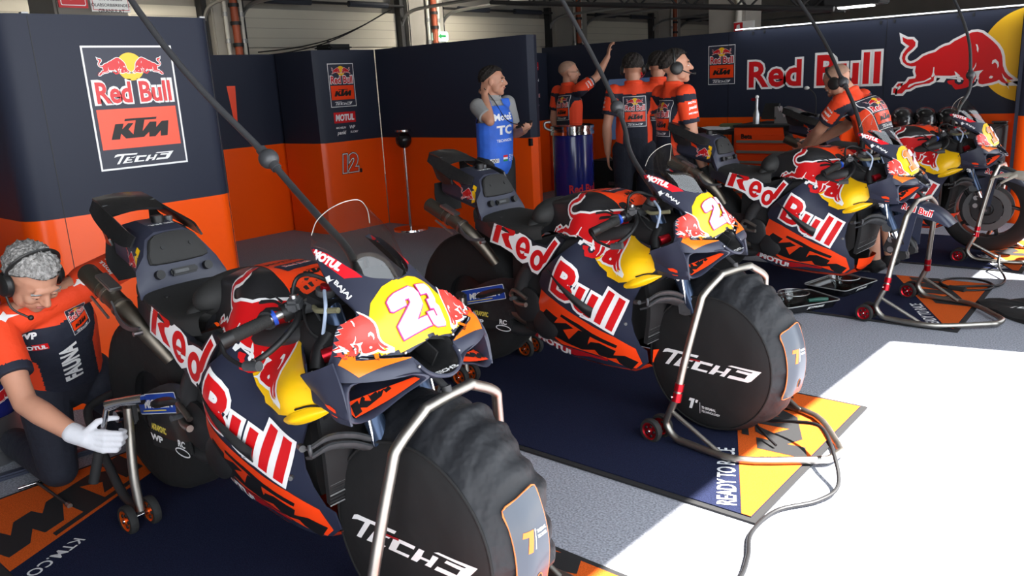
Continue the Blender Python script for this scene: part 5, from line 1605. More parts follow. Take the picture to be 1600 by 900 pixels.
M().box((.03, -.048, .02), (.1, .006, .02), BLKM).obj('display', t, 0)
t = thing('spare_helmet', 'red and white rider helmet on the stand by the bald man', 'helmet', (-4.35, 7.05, 0))
m = M().ball((0, 0, 1.545), (.095, .08, .09), mat('helmet_red', (.6, .03, .03), .25, coat=.5), 24)
m.bvh()
for z, mt in ((.06, WHT), (.02, YEL), (-.03, BLUL), (.085, NAVY)):
    m.decal(poly([[(-.09, -.012), (.09, .008), (.09, .02), (-.09, .002)]]), (0, -.3, 1.545 + z), Vector((.75, .66, 0)), Z_, mt, 1, .015)
m.obj('helmet_shell', t, 60)
M().cyl((0, 0, .02), (0, 0, 1.45), .02, DARKS, 12).obj('pole', t, 60)
M().lathe([(0, 0), (.18, 0), (.18, .02), (0, .03)], DARKS, (0, 0, 0), 'Z', 24).obj('base', t, 40)
# folding tripod stool / generator in the dark
t = thing('trolley', 'dark wheeled trolley between the cooler and the men', 'trolley', (-3.95, 7.2, 0))
M().box((0, 0, .34), (.5, .34, .4), BLKM, None, .05).obj('trolley_body', t, 30)
M().tube([(-.3, -.15, .5), (-.34, -.2, .62), (-.22, -.26, .64)], .014, DARKS, 8, 4).obj('handle', t, 50)
for sx in (-.22, .22):
    for sy in (-.15, .15):
        M().lathe([(0, -.02), (.09, -.02), (.1, 0), (.09, .02), (0, .02)], RUB, (sx, sy, .1), 'Y', 20).obj('wheel', t, 40)

# ------------------------------------------------------------------ overhead truss and lights
def truss(name, lab, p0, p1, w=.30, h=.30):
    t = thing(name, lab, 'truss', p0, 0, 'lighting trusses')
    P0, P1 = Vector((0, 0, 0)), Vector(p1) - Vector(p0)
    d = P1.normalized()
    s_ = d.cross(Vector((0, 0, 1))).normalized()
    up = Vector((0, 0, 1))
    ch = M()
    for a in (-1, 1):
        for b in (0, 1):
            q = s_ * (a * w / 2) + up * (b * h)
            ch.cyl(P0 + q, P1 + q, .025, DARKS, 10)
    ch.obj('chords', t, 50)
    br = M()
    n = int(P1.length / .3)
    for i in range(n):
        a, b = P0 + d * (P1.length * i / n), P0 + d * (P1.length * (i + 1) / n)
        for sd in (-1, 1):
            q = s_ * (sd * w / 2)
            br.cyl(a + q + up * (h if i % 2 else 0), b + q + up * (0 if i % 2 else h), .011, DARKS, 6)
    br.obj('lattice', t, 50)
    return t
t = truss('lighting_truss', 'black lattice truss above the long wall and the men', (-6.9, 8.0, 2.45), (-2.75, 8.0, 1.99))
for k in (.1, .9):
    p = Vector((4.15 * k, 0, -.46 * k + .3))
    M().cyl(p, p + Vector((0, 0, 4.0 - 2.45 + .46 * k - .3)), .008, DARKS, 6).obj('hanger_wire', t, 50)
t = thing('ceiling_lamp', 'white lit lamp in the dark gear above the long wall', 'lamp', (-2.62, 8.05, 2.02))
M().box((0, 0, .04), (.5, .3, .10), BLKM, None, .01).obj('housing', t, 20)
M().box((0, -.0, -.015), (.30, .12, .02), mat('lamp_face', (1, 1, 1), .5, emit=((1, 1, .95), 6.0)), None, .004).obj('diffuser', t, 20)
M().cyl((0, 0, .09), (0, 0, 2.0), .012, DARKS, 8).obj('drop_rod', t, 50)
t = thing('equipment_box', 'black ventilated box hanging beside the lit lamp', 'box', (-2.95, 8.3, 1.98))
M().box((0, 0, .12), (.34, .2, .20), BLKM, None, .01).obj('housing', t, 20)
for k in range(5):
    M().box((.10, -.102, .05 + .03 * k), (.1, .006, .012), DARKS).obj('louvre', t, 0)
M().cyl((0, 0, .2), (0, 0, 2.06), .012, DARKS, 8).obj('drop_rod', t, 50)
t = thing('wall_light_bar', 'slim light bar along the top of the long wall', 'light', (-2.8, 8.935, 1.934))
M().box((0, 0, 0), (2.84, .03, .014), ALU, None, .003).obj('bar_housing', t, 20)
M().box((0, -.0165, .0), (2.82, .004, .010), mat('light_strip', (1, 1, 1), .5, emit=((.85, .92, 1), 2.2))).obj('strip', t, 0)
lamp('bar_light', 'AREA', (-2.8, 8.87, 1.95), 2.6, (.88, .94, 1), 2.8, .03, direction=(0, .45, -1))
for k, (a, b, lab) in enumerate((((-11.0, 7.2, 2.12), (-10.9, 9.9, 2.83), 'thin black cable sagging in front of the pale door, upper'), ((-10.9, 7.0, 2.05), (-10.9, 9.7, 2.75), 'thin black cable sagging in front of the pale door, lower'))):
    A, Bv = Vector(a), Vector(b)
    m = M().tube([A + (Bv - A) * q + Vector((0, 0, -.16 * math.sin(PI * q))) for q in (0, .25, .5, .75, 1)], .010, BLKP, 6, 6)
    tag(m.obj('loose_cable'), lab, 'cable')
m = M().box((-6.0, 12.69, 2.0), (.62, .62, 4.0), CONC, None, .02)
struct(m.obj('trim_6', None, 0))
m = M().cyl((-5.78, 12.36, .5), (-5.78, 12.36, 3.9), .05, mat('white_pipe', (.6, .58, .52), .5), 12)
tag(m.obj('down_pipe'), 'thin pale vertical pipe on the pillar above the long wall', 'pipe')
m = M().box((-5.02, 10.9, 2.06), (.30, .012, .15), mat('sign_white', (0.75, 0.75, 0.72), 0.5), None, .003)
m.decal(poly([rrect(.13, .12, .004)]), (-5.10, 10.893, 2.06), X_, Z_, PLATE, 1, 0)
m.decal(poly([(-.03, -.04), (.03, -.03), (.02, .04), (-.02, .03)]), (-5.10, 10.893, 2.06), X_, Z_, WHT, 2, 0)
m.cyl((-5.02, 10.93, .0), (-5.02, 10.93, 2.12), .015, DARKS, 8)
tag(m.obj('pillar_sign'), 'small red and white sign just above the long wall', 'sign')
m = M().box((-7.42, 5.80, 1.955), (.3, .32, .07), BLKM, None, .03)
tag(m.obj('black_bag', None, 30), 'black bag lying on top of the 12 panel', 'bag')

# ------------------------------------------------------------------ people
def remesh(m, voxel, smooth=6, fac=.5):
    me = bpy.data.meshes.new('tmp')
    me.from_pydata(m.v, [], m.f)
    o = bpy.data.objects.new('tmp', me)
    COL.objects.link(o)
    r = o.modifiers.new('r', 'REMESH')
    r.mode = 'VOXEL'
    r.voxel_size = voxel
    s = o.modifiers.new('s', 'SMOOTH')
    s.factor = fac
    s.iterations = smooth
    dg = bpy.context.evaluated_depsgraph_get()
    e = o.evaluated_get(dg).to_mesh()
    vs = [tuple(v.co) for v in e.vertices]
    fs = [tuple(p.vertices) for p in e.polygons]
    o.evaluated_get(dg).to_mesh_clear()
    bpy.data.objects.remove(o)
    bpy.data.meshes.remove(me)
    return vs, fs
def cap(m, a, b, ra, rb, fd=None, k=1.0, n=18):
    """closed tapered capsule; k flattens it along the direction fd"""
    a, b = V3(a), V3(b)
    t = (b - a)
    L = t.length
    t = t.normalized() if L > 1e-6 else V3((0, 0, 1))
    if fd is not None:
        w = (V3(fd) - t * V3(fd).dot(t)).normalized()
    else:
        w = t.cross(V3((0, 0, 1)) if abs(t.z) < .9 else V3((1, 0, 0))).normalized()
    u = w.cross(t)
    rings = []
    for q in np.linspace(-PI / 2 + .05, 0, 6):
        rings.append((a + t * (ra * math.sin(q)), ra * math.cos(q)))
    for q in np.linspace(0, PI / 2 - .05, 6):
        rings.append((b + t * (rb * math.sin(q)), rb * math.cos(q)))
    m.loft([[c + u * (r * math.cos(2 * PI * i / n)) + w * (r * k * math.sin(2 * PI * i / n)) for i in range(n)] for c, r in rings], SKIN)
SKIN = mat('skin', (.50, .245, .16), .5, noise=(9, .08), bump=(120, .08, .002))
HAIRG = mat('grey_hair', (.27, .26, .25), .7, noise=(90, .5), bump=(110, .9, .01))
HAIRD = mat('dark_hair', (.018, .013, .011), .7, noise=(90, .4), bump=(110, .9, .01))
STUB = mat('shaved_scalp', (.34, .20, .14), .6, noise=(40, .15))
SHO = mat('orange_shirt', (.80, .055, .010), .75, bump=(24, .5, .012))
SHN = mat('navy_shirt', (.011, .014, .028), .8, bump=(24, .5, .012))
TRN = mat('navy_trousers', (.010, .012, .022), .85, bump=(14, .7, .02))
GLW = mat('white_glove', (.62, .62, .66), .8, bump=(40, .5, .006))
GLB = mat('black_glove', (.012, .012, .013), .7)
PADB = mat('headset_black', (.012, .012, .012), .4)
EYE = mat('eye_white', (.6, .58, .55), .3)
IRIS = mat('iris_dark', (.02, .014, .01), .2)
LIP = mat('lips', (.36, .12, .10), .5)
def frame(f, u):
    f = V3(f).normalized()
    l = V3(u).cross(f).normalized()
    return f, f.cross(l), l
def head_prims(m, c, f, u):
    f, u, l = frame(f, u)
    P = lambda a, b, d: c + f * a + l * b + u * d
    def el(p, rx, ry, rz, n=18):
        bm = bmesh.new()
        bmesh.ops.create_uvsphere(bm, u_segments=n, v_segments=n // 2, radius=1)
        vs = [p + f * (v.co.x * rx) + l * (v.co.y * ry) + u * (v.co.z * rz) for v in bm.verts]
        bm.verts.index_update()
        fs = [[v.index for v in q.verts] for q in bm.faces]
        bm.free()
        m.add(vs, fs, SKIN)
    el(P(-.012, 0, .035), .098, .077, .083)
    el(P(.012, 0, .0), .082, .068, .09)
    el(P(.035, 0, -.062), .052, .052, .046)
    el(P(.060, 0, -.092), .026, .026, .022)
    el(P(.086, 0, .028), .012, .05, .014)
    for s in (-1, 1):
        el(P(.066, s * .036, -.022), .024, .024, .022)
        el(P(.03, s * .052, -.05), .035, .016, .04)
        el(P(-.004, s * .079, -.008), .020, .007, .032)
    cap(m, P(.090, 0, .016), P(.110, 0, -.022), .009, .0135)
    for s in (-1, 1):
        el(P(.100, s * .011, -.026), .010, .009, .008)
    el(P(.088, 0, -.050), .010, .022, .006)
    el(P(.086, 0, -.060), .010, .019, .007)
    return P
def hand_prims(m, w, d, n, curl=.5, side=1, k=1.0, mt=None):
    """w wrist, d pointing direction, n the way the palm faces, side +1 = thumb towards d x n"""
    d, n = V3(d).normalized(), V3(n)
    n = (n - d * n.dot(d)).normalized()
    t = d.cross(n) * side
    cap(m, w, w + d * (.03 * k), .026 * k, .030 * k, n, .62)
    for j in range(4):
        off = (.030 - .0195 * j) * k
        cap(m, w + d * (.025 * k) + t * off * .7, w + d * (.082 * k) + t * off, .0125 * k, .0115 * k)
        p = w + d * (.086 * k) + t * off
        a = .25 * curl + .04 * j * curl
        for L, r in (((.043, .046, .042, .033)[j], .0098), ((.027, .030, .027, .021)[j], .0088), ((.021, .022, .021, .018)[j], .0078)):
            dd = d * math.cos(a) + n * math.sin(a)
            q = p + dd * (L * k)
            cap(m, p, q, r * k, (r - .0006) * k, None, 1, 10)
            p = q
            a += .95 * curl
    p = w + d * (.022 * k) + t * (.026 * k)
    for L, dd, r in ((.042, d * .6 + t * .75 + n * .25, .0125), (.034, d * .8 + t * .3 + n * (.35 + .3 * curl), .0108), (.026, d * .75 - t * .05 + n * (.4 + .4 * curl), .0095)):
        q = p + dd.normalized() * (L * k)
        cap(m, p, q, r * k, (r - .001) * k, None, 1, 10)
        p = q
def person(label, J, f, hf, hu=(0, 0, 1), hair=None, shirt='team', voxel=.008, gl=None, hl=None, hr=None, headset=True, emblem_back=True, shorts=False, glasses=False, sleeve=.62):
    """J: joints in world space (pelvis, chest, neck, head, and l/r sh, elb, wri, hip, knee, ank)"""
    base = V3((J['pelvis'][0], J['pelvis'][1], 0))
    t = thing('person', label, 'person', base)
    J = {k: V3(v) - base for k, v in J.items()}
    f = V3(f).normalized()
    lat = (J['lsh'] - J['rsh']).normalized()
    sp = (J['neck'] - J['pelvis']).normalized()
    fd = lat.cross(sp).normalized()
    # --- body, one surface
    m = M()
    P = head_prims(m, J['head'], hf, hu)
    hF, hU, hL = frame(hf, hu)
    cap(m, J['neck'] - sp * .05, J['head'] - hU * .05 - hF * .015, .058, .052)
    cap(m, J['pelvis'], J['chest'], .12, .125, fd, .7)
    cap(m, J['chest'], J['neck'] - sp * .07, .125, .09, fd, .65)
    cap(m, J['lsh'], J['rsh'], .05, .05)
    for s in 'lr':
        sh, el_, wr = J[s + 'sh'], J[s + 'elb'], J[s + 'wri']
        cap(m, sh, el_, .050, .040)
        cap(m, sh + (el_ - sh) * .3, sh + (el_ - sh) * .7, .050, .045)
        q = el_ + (wr - el_) * .3
        cap(m, el_, q, .040, .043)
        cap(m, q, wr, .043, .028)
        spec = hl if s == 'l' else hr
        d, n, c = spec if spec else ((wr - el_), -lat if s == 'l' else lat, .35)
        if not (gl and s in gl):
            hand_prims(m, wr, d, n, c, -1 if s == 'l' else 1)
        cap(m, J[s + 'hip'], J[s + 'knee'], .075, .055)
        q = J[s + 'knee'] + (J[s + 'ank'] - J[s + 'knee']) * .3
        cap(m, J[s + 'knee'], q, .053, .056)
        cap(m, q, J[s + 'ank'], .056, .036)
        cap(m, J['pelvis'] * .5 + J[s + 'hip'] * .5, J[s + 'hip'], .1, .085)
    vs, fs = remesh(m, voxel * .8, 5)
    b = M().add(vs, fs, SKIN)
    b.obj('body', t, 0).data.shade_smooth()
    # --- face details
    e = M()
    for s in (-1, 1):
        e.ball(P(.0815, s * .031, .004), (.0105, .0105, .0105), EYE, 12)
        e.ball(P(.0885, s * .0315, .002), (.0050, .0050, .0050), IRIS, 8)
        e.obj('eye', t, 60)
        e = M()
    for s in (-1, 1):
        e.tube([P(.090, s * .014, .022), P(.092, s * .032, .027), P(.082, s * .052, .022)], .0042, HAIRD if hair != HAIRG else HAIRG, 6, 3)
        e.obj('eyebrow', t, 60)
        e = M()
    for s in (-1, 1):
        e.tube([P(.0835, s * .018, .006), P(.0925, s * .031, .0115), P(.082, s * .045, .006)], .0048, SKIN, 8, 4)
        e.obj('eyelid', t, 60)
        e = M()
    e.tube([P(.090, -.021, -.054), P(.0985, 0, -.053), P(.090, .021, -.054)], .0048, LIP, 8, 4)
    e.obj('lips', t, 60)
    # --- hair
    if hair:
        h = M()
        N1, N2 = 72, 26
        rows = []
        for i in range(N2):
            th = (i / (N2 - 1)) * R(118)
            row = []
            for j in range(N1):
                ph = 2 * PI * j / N1
                x, y, z = math.sin(th) * math.cos(ph), math.sin(th) * math.sin(ph), math.cos(th)
                lim = R(64) if x > .2 else (R(86) if abs(y) > .7 else R(112))
                lim = R(112) - (R(112) - R(58)) * max(0, min(1, (math.cos(ph) + .55) / 1.2))
                th2 = min(th, lim)
                x, y, z = math.sin(th2) * math.cos(ph), math.sin(th2) * math.sin(ph), math.cos(th2)
                g = 1.0 + (.035 if hair is not STUB else 0) * (1 if th < lim else .2) + (.035 * math.sin(ph * 11 + th * 9) + .03 * math.sin(ph * 23 - th * 15) + .02 * math.sin(ph * 5 + th * 27)) * (hair is not STUB)
                g *= 1.0 if hair is STUB else 1.04
                row.append(P(-.012, 0, .036) + hF * (x * .1015 * g) + hL * (y * .0805 * g) + hU * (z * .087 * g))
            rows.append(row)
        h.loft(rows, hair, True, True, False)
        h.obj('hair', t, 0).data.shade_smooth()
    if headset:
        g = M()
        g.tube([P(-.01, -.088, .0), P(-.012, -.082, .075), P(-.012, -.045, .118), P(-.012, 0, .128), P(-.012, .045, .118), P(-.012, .082, .075), P(-.01, .088, 0)], .011, PADB, 10, 5, flat=.5)
        hs = g.obj('headset', t, 60)
        for s in (-1, 1):
            g = M()
            a, bq = P(-.004, s * .078, -.008), P(-.004, s * .108, -.006)
            g.tube([a, a + (bq - a) * .25, a + (bq - a) * .75, bq], [.040, .044, .040, .026], PADB, 22)
            g.tube([a + (bq - a) * .18, a + (bq - a) * .3], .046, BLKM, 22)
            g.obj('ear_cup', hs, 40)
        g = M().tube([P(.02, -.10, -.02), P(.07, -.095, -.05), P(.115, -.06, -.062)], .004, PADB, 8, 5)
        g.ball(P(.118, -.055, -.062), .010, PADB, 10)
        g.obj('microphone', hs, 60)
    if glasses:
        g = M()
        for s in (-1, 1):
            g.tube([P(.108, s * (.034 + .02 * math.cos(a)), .002 + .016 * math.sin(a)) for a in np.linspace(0, 2 * PI, 17)[:-1]], .002, PADB, 6, 0, True)
            g.tube([P(.106, s * .056, .006), P(.0, s * .084, .008)], .002, PADB, 6)
        g.tube([P(.11, -.012, .004), P(.112, 0, .007), P(.11, .012, .004)], .002, PADB, 6)
        g.obj('glasses', t, 60)
    # --- shirt
    m = M()
    hipc = J['pelvis'] + sp * .02
    cap(m, hipc, J['chest'], .158, .165, fd, .72)
    cap(m, J['chest'], J['neck'] - sp * .085, .165, .115, fd, .66)
    cap(m, J['lsh'] - sp * .012, J['rsh'] - sp * .012, .064, .064)
    cap(m, J['neck'] - sp * .045, J['neck'] + sp * .015 + fd * .0, .070, .064)
    ends = {}
    for s in 'lr':
        sh, el_ = J[s + 'sh'], J[s + 'elb']
        e_ = sh + (el_ - sh) * sleeve
        ends[s] = (sh, e_)
        cap(m, sh, e_, .070, .066)
    vs, fs = remesh(m, voxel, 4)
    # sleeve ends cut square
    V = np.array(vs)
    for s in 'lr':
        sh, e_ = ends[s]
        ax = np.array((e_ - sh).normalized())
        L = (e_ - sh).length
        rel = V - np.array(sh)
        u_ = rel @ ax
        rad = np.linalg.norm(rel - u_[:, None] * ax, axis=1)
        k_ = (rad < .10) & (u_ > L + .012) & (u_ < L + .12)
        V[k_] -= (u_[k_] - L - .012)[:, None] * ax
    vs = [tuple(q) for q in V]
    keep = []
    shirt_m = M()
    nk, pl = J['neck'], J['pelvis']
    H = (nk - pl).length
    for q in fs:
        c = V3(V[list(q)].mean(axis=0))
        bad = False
        col = None
        for s in 'lr':
            sh, e_ = ends[s]
            ax = (e_ - sh)
            L = ax.length
            ax = ax / L
            u_ = (c - sh).dot(ax)
            rad = ((c - sh) - ax * u_).length
            if rad < .082 and u_ > .05 and abs((c - pl).dot(lat)) > .135:
                col = SHN if (u_ > L - .018 or (c - sh).dot(fd) * 0 + (c - (sh + ax * u_)).dot(sp) < -.048) else SHO
        hh = (c - pl).dot(sp) / H
        if hh > 1.045 and (c - nk).length < .12:
            bad = True
        if bad:
            continue
        if col is None:
            lx = (c - pl).dot(lat)
            yoke = .83 + .04 * (abs(lx) / .18)
            if hh > yoke:
                col = SHO
            elif abs(lx) > .105 + .10 * max(0, (hh - .50)) * 2.4 and hh < .70 and hh > -.3:
                col = SHO
            else:
                col = SHN
        if shirt == 'grey':
            col = GREYS
        keep.append((q, col))
    for mt in (SHO, SHN, GREYS):
        F_ = [q for q, c in keep if c is mt]
        if F_:
            if not shirt_m.v:
                shirt_m.add(vs, F_, mt)
            else:
                k = shirt_m.mi(mt)
                shirt_m.f.extend(F_)
                shirt_m.m.extend([k] * len(F_))
    shirt_m.bvh()
    if shirt == 'team':
        if emblem_back:
            emblem(shirt_m, pl + sp * (H * .56) - fd * .3, -lat, sp, .42, None, .02)
        # chest print
        o_ = pl + fd * .3
        dd = lambda shp, mt, l, h, x=0: shirt_m.decal(shp, o_ + sp * (H * h) + lat * x, lat, sp, mt, l, .02)
        dd(fit(text('WP', 1, .05, .3), .05), WHT, 1, .80, -.10)
        dd(poly([rrect(.085, .026, .002)]), RED, 1, .70, -.10)
        dd(fit(text('MOTUL', 1, .05), .075), WHT, 2, .70, -.10)
        emblem(shirt_m, o_ + sp * (H * .80) + lat * .075, lat, sp, .17, None, .02)
        a, b_ = fit(text('FAUNA', 1, .05), .21, .07), 0
        shirt_m.decal(move((a[0], a[1]), 0, 0, 1.0, PI / 2), o_ + sp * (H * .42) - lat * .0, lat, sp, WHT, 1, .02)
        for s in 'lr':
            nz = (sp * .8 + fd * .6).normalized()
            Us = lat
            Ws = nz.cross(Us)
            shirt_m.decal(poly([(-.05, .012), (-.028, .022), (-.004, .012), (.012, .022), (.014, .006), (.05, -.012), (.012, -.008), (-.004, -.018), (-.012, -.004), (-.034, -.004)]), J[s + 'sh'] * .85 + J['neck'] * .15 + nz * .2, Us, Ws, WHT, 1, .015)
        for s in 'lr':
            sh, e_ = ends[s]
            ax = (e_ - sh).normalized()
            so = lat if s == 'l' else -lat
            nrm = (so + sp * .25 + fd * (.0)).normalized()
            nrm = (nrm - ax * nrm.dot(ax)).normalized()
            U = nrm.cross(ax).normalized()
            for k, tx in enumerate(('MOTUL', 'pankl', 'MICHELIN')):
                p = sh + ax * (.065 + .036 * k) + nrm * .2
                W = -ax
                U2 = W.cross(nrm).normalized()
                shirt_m.decal(fit(text(tx, 1, .04, .15), .065 if k < 2 else .075), p, U2, W, WHT, 1, .02)
    so_ = shirt_m.obj('shirt', t, 0, weld=False)
    so_.data.shade_smooth()
    col_ = M().tube([J['neck'] + sp * .012 + lat * (.066 * math.cos(a)) + fd * (.060 * math.sin(a) + .005) - sp * (.03 * max(0, math.sin(a))) for a in np.linspace(0, 2 * PI, 25)[:-1]], .012, SHO if shirt == 'team' else GREYS, 8, 0, True, flat=1.6)
    col_.obj('collar', t, 60)
    # --- trousers
    m = M()
    for s in 'lr':
        hp, kn, an = J[s + 'hip'], J[s + 'knee'], J[s + 'ank']
        cap(m, J['pelvis'] + sp * .03, hp, .145, .105, fd, .8)
        cap(m, hp, kn, .102, .074)
        if not shorts:
            cap(m, kn, an, .074, .062)
    cap(m, J['pelvis'] + sp * .04, J['pelvis'] - sp * .03, .145, .14, fd, .8)
    vs, fs = remesh(m, voxel, 4)
    M().add(vs, fs, TRN if shirt != 'grey' else BLKM).obj('shorts' if shorts else 'trousers', t, 0).data.shade_smooth()
    for s in 'lr':
        an = J[s + 'ank']
        kn = J[s + 'knee']
        sh_d = V3((f.x, f.y, 0)).normalized()
        if abs((kn - an).normalized().z) < .5:
            sh_d = V3((0, 0, -1)) * .0 + (an - kn).normalized() * .3 + V3((0, 0, -1)) * .25
        m = M()
        cap(m, an - sh_d * .03 + V3((0, 0, -.02)), an + sh_d * .13 + V3((0, 0, -.045)), .046, .038, V3((0, 0, 1)), .8)
        cap(m, an, an + V3((0, 0, -.03)), .046, .048)
        vs, fs = remesh(m, .008, 3)
        M().add(vs, fs, BLKM).obj('shoe', t, 0).data.shade_smooth()
        if gl and s in gl:
            spec = hl if s == 'l' else hr
            wr, el_ = J[s + 'wri'], J[s + 'elb']
            d, n, c = spec if spec else ((wr - el_), -lat if s == 'l' else lat, .35)
            m = M()
            cap(m, wr - (wr - el_).normalized() * .035, wr + V3(d).normalized() * .02, .036, .031)
            hand_prims(m, wr, d, n, c, -1 if s == 'l' else 1, 1.07)
            vs, fs = remesh(m, .0042, 4)
            M().add(vs, fs, gl[s]).obj('glove', t, 0).data.shade_smooth()
    return t, J, base, lat, sp, fd, P
GREYS = mat('grey_polo', (.28, .28, .28), .85, bump=(20, .5, .012))
def stand_joints(x, y, f, H=1.66, lean=0.0, **over):
    f = V3((f[0], f[1], 0)).normalized()
    l = V3((-f.y, f.x, 0))
    c = V3((x, y, 0))
    k = H / 1.66
    z = lambda h: V3((0, 0, h * k))
    J = dict(pelvis=c + z(.90), chest=c + z(1.20) + f * (.015 + lean), neck=c + z(1.41) + f * (.0 + lean * 1.6), head=c + z(1.535) + f * (.025 + lean * 2))
    for s, n in ((1, 'l'), (-1, 'r')):
        J[n + 'sh'] = c + l * (s * .168) + z(1.35) + f * lean * 1.5
        J[n + 'elb'] = c + l * (s * .235) + z(1.07) - f * .02
        J[n + 'wri'] = c + l * (s * .225) + z(.84) + f * .06
        J[n + 'hip'] = c + l * (s * .09) + z(.86)
        J[n + 'knee'] = c + l * (s * .10) + z(.46) + f * .02
        J[n + 'ank'] = c + l * (s * .11) + z(.075) - f * .02
    for k_, v in over.items():
        J[k_] = V3(v)
    return J

# kneeling mechanic with white gloves
KJ = dict(pelvis=(-3.47, 1.17, .43), chest=(-3.31, 1.11, .67), neck=(-3.22, 1.06, .83), head=(-3.125, 1.015, .915),
          lsh=(-3.21, 1.225, .84), rsh=(-3.22, .895, .755), lelb=(-3.27, 1.49, .90), lwri=(-3.10, 1.60, .72), relb=(-3.035, .885, .505), rwri=(-2.835, .970, .392),
          lhip=(-3.50, 1.27, .40), rhip=(-3.46, 1.08, .40), lknee=(-3.36, 1.47, .075), rknee=(-3.40, 1.06, .075), lank=(-3.80, 1.42, .085), rank=(-3.83, 1.05, .085))
person('kneeling grey haired person in orange and navy shirt and white gloves by the rear wheel', KJ, (.97, -.2, 0), (.70, .12, -.70), (.65, .05, .74), HAIRG, 'team', .0065, {'r': GLW, 'l': GLW}, None, ((.83, .52, -.15), (-.52, .79, -.15), 1.35), emblem_back=True)
# chrome breaker bar in the mechanic's hand
t = thing('ratchet_wrench', 'chrome ratchet with a black handle held in the white glove', 'wrench', (-2.797, 1.022, .38))
_ta = Vector((.16, .26, .95)).normalized()
M().cyl(_ta * -.06, _ta * .12, .010, CHROME, 14).obj('shaft', t, 60)
M().tube([_ta * -.05, _ta * -.165], .017, BLKM, 16).obj('grip', t, 60)
m = M().tube([_ta * .12, _ta * .12 + V3((.04, .03, .012)), _ta * .12 + V3((.10, .08, .02))], [.02, .016, .019], CHROME, 16, 3)
m.obj('ratchet_head', t, 50)

# man with headset in profile, behind the second screen
J = stand_joints(-2.97, 5.30, (.5, .87), 1.665)
f = V3((.5, .87, 0)).normalized()
J.update(relb=V3((-2.775, 5.235, 1.05)), rwri=V3((-2.70, 5.285, .80)), lelb=V3((-3.02, 5.56, 1.06)), lwri=V3((-2.90, 5.50, .90)))
person('person with black headset in profile, orange sleeve, standing behind the second screen', J, (.5, .87, 0), (.82, .56, .10), (-.08, -.05, 1), HAIRD, 'team', .008, {'l': GLB, 'r': GLB})
# two men with headsets seen from behind
J = stand_joints(-3.81, 6.12, (-.62, .78), 1.68)
person('person seen from behind with headset, arms hanging, beside the blue monitor', J, (-.62, .78, 0), (-.55, .83, -.05), (0, 0, 1), HAIRD, 'team', .009)
J = stand_joints(-3.92, 6.72, (-.5, .86), 1.70)
person('person with headset mostly hidden behind the two headset men', J, (-.5, .86, 0), (-.5, .86, 0), (0, 0, 1), HAIRD, 'team', .010)
# bald man raising his arm
J = stand_joints(-5.22, 7.09, (.25, .97), 1.685)
J.update(rsh=V3((-5.05, 7.07, 1.385)), relb=V3((-4.97, 7.27, 1.50)), rwri=V3((-4.915, 7.40, 1.70)))
person('bald person in glasses and orange shirt raising one arm behind the cooler', J, (.25, .97, 0), (.75, .65, 0), (0, 0, 1), STUB, 'team', .009, None, None, ((.1, .2, 1), (.5, .6, 0), .6), headset=False, glasses=True)
# man in the blue bib
J = stand_joints(-4.58, 5.16, (.97, -.12), 1.63)
J.update(rsh=V3((-4.59, 4.995, 1.315)), relb=V3((-4.435, 4.955, 1.20)), rwri=V3((-4.565, 5.055, 1.40)), lelb=V3((-4.54, 5.385, 1.07)), lwri=V3((-4.37, 5.31, 1.10)))
bt, BJ, bb, blat, bsp, bfd, _ = person('dark haired person in a blue bib holding a hand to the ear', J, (.97, -.12, 0), (.86, .50, .02), (0, 0, 1), HAIRD, 'grey', .008, None, ((.7, -.6, .1), (-.3, -.3, .9), .7), ((-.2, .35, .9), (-.2, .8, .1), .8), headset=False)
m = M()
cap(m, BJ['pelvis'] - bsp * .03, BJ['chest'], .172, .178, bfd, .73)
cap(m, BJ['chest'], BJ['neck'] - bsp * .095, .178, .118, bfd, .70)
cap(m, BJ['lsh'] - blat * .05, BJ['rsh'] + blat * .05, .070, .070)
vs, fs = remesh(m, .009, 4)
BIB = mat('blue_bib', (.03, .13, .62), .6, noise=(6, .18), bump=(18, .5, .012))
V = np.array(vs)
Hh = (BJ['neck'] - BJ['pelvis']).length
keepf = []
for q in fs:
    c = V3(V[list(q)].mean(axis=0)) - BJ['pelvis']
    h = c.dot(bsp) / Hh
    lx, fx = c.dot(blat), c.dot(bfd)
    if h < -.27 or h > .97 or (abs(lx) > .155 and h > .60) or (h > .86 and abs(lx) < .062):
        continue
    keepf.append(q)
m = M().add(vs, keepf, BIB)
m.bvh()
o_ = BJ['pelvis'] + bfd * .4
dd = lambda shp, mt, l, h, x=0: m.decal(shp, o_ + bsp * (Hh * h) + blat * x, blat, bsp, mt, l, .015)
dd(fit(text('MotoE', 1, .04), .20), WHT, 1, .68)
dd(fit(text('TC', 1, .04), .17, .075), WHT, 1, .47)
dd(fit(text('TECHNICAL', 1, .02), .17), WHT, 1, .30)
dd(poly([rrect(.07, .035, .002)]), WHT, 1, -.02, -.10)
dd(fit(text('001', 1, .02), .05), BLKP, 2, -.02, -.10)
for k, mt in enumerate((RED, WHT, mat('flag_green', (.02, .22, .06), .5))):
    m.decal(poly([rrect(.05, .017, .0005)]), o_ + bsp * (Hh * .0 + .02 - .0175 * k) + blat * -.0, blat, bsp, mt, 1, .015)
dd(fit(move(text('HUN', 1, .02), 0, 0, 1, PI / 2), .022, .055), WHT, 1, .0, .055)
dd(fit(move(text('GP', 1, .02), 0, 0, 1, PI / 2), .022, .05), WHT, 1, .0, .095)
m.obj('bib', bt, 0).data.shade_smooth()
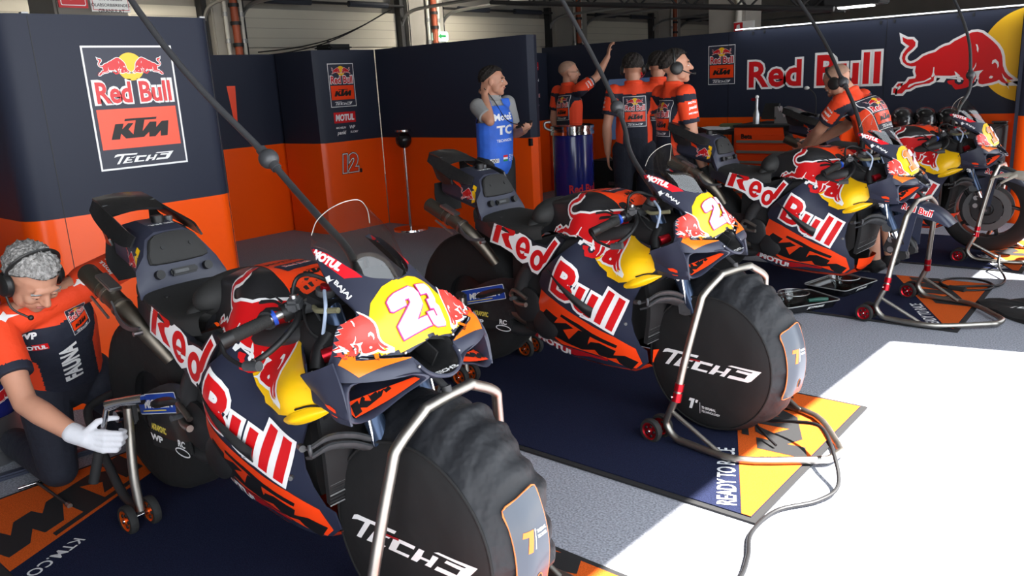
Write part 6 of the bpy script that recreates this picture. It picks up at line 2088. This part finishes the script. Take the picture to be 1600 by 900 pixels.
m = M().tube([BJ['rwri'] + V3((0, .0, .06)), BJ['rwri'] + V3((.06, .05, -.05)), BJ['chest'] + bfd * .15 + bsp * .02, BJ['lwri'] + V3((.02, -.05, .04))], .004, BLKP, 6, 6)
o = m.obj('neck_cord', bt, 60)
o = M().box((0, 0, 0), (.14, .075, .02), BLKP, (0, R(-20), .3), .006).obj('phone', None, 30)
o.location = BJ['lwri'] + bb + V3((.06, -.075, .055))
tag(o, 'black handheld device held by the person in the blue bib', 'phone')
# man bent over between the far bikes
J = dict(pelvis=(-1.80, 6.22, .86), chest=(-1.88, 6.20, 1.12), neck=(-2.01, 6.14, 1.30), head=(-2.085, 6.11, 1.375),
         lsh=(-2.02, 6.00, 1.235), rsh=(-1.98, 6.32, 1.25), lelb=(-2.19, 6.06, 1.04), lwri=(-2.36, 6.22, .90), relb=(-2.12, 6.46, 1.05), rwri=(-2.34, 6.42, .92),
         lhip=(-1.80, 6.13, .83), rhip=(-1.77, 6.31, .83), lknee=(-1.82, 6.12, .45), rknee=(-1.77, 6.33, .45), lank=(-1.76, 6.12, .075), rank=(-1.72, 6.33, .075))
person('bald person with headset stooping over the far motorcycles, back bent', J, (-.9, .15, 0), (-.72, .12, -.68), (-.62, .05, .78), STUB, 'team', .008, shorts=True)
# hand reaching in at the right edge
J = dict(pelvis=(-.22, 6.90, .36), chest=(-.30, 6.86, .64), neck=(-.36, 6.83, .84), head=(-.40, 6.80, .965),
         lsh=(-.42, 7.00, .78), rsh=(-.38, 6.68, .79), lelb=(-.62, 7.08, .58), lwri=(-.74, 6.98, .40), relb=(-.70, 6.70, .60), rwri=(-1.00, 6.79, .665),
         lhip=(-.20, 6.99, .33), rhip=(-.18, 6.81, .33), lknee=(-.56, 7.12, .40), rknee=(-.46, 6.76, .10), lank=(-.36, 7.12, .075), rank=(-.06, 6.74, .09))
person('person crouching beyond the right edge, pale glove on the far front tyre', J, (-.9, -.1, 0), (-.85, -.1, -.4), (-.4, 0, .9), HAIRD, 'team', .010, {'r': mat('pale_glove', (.42, .39, .33), .85), 'l': mat('pale_glove', (.42, .39, .33), .85)}, None, ((-.95, .1, -.05), (0, .1, -1), .3))
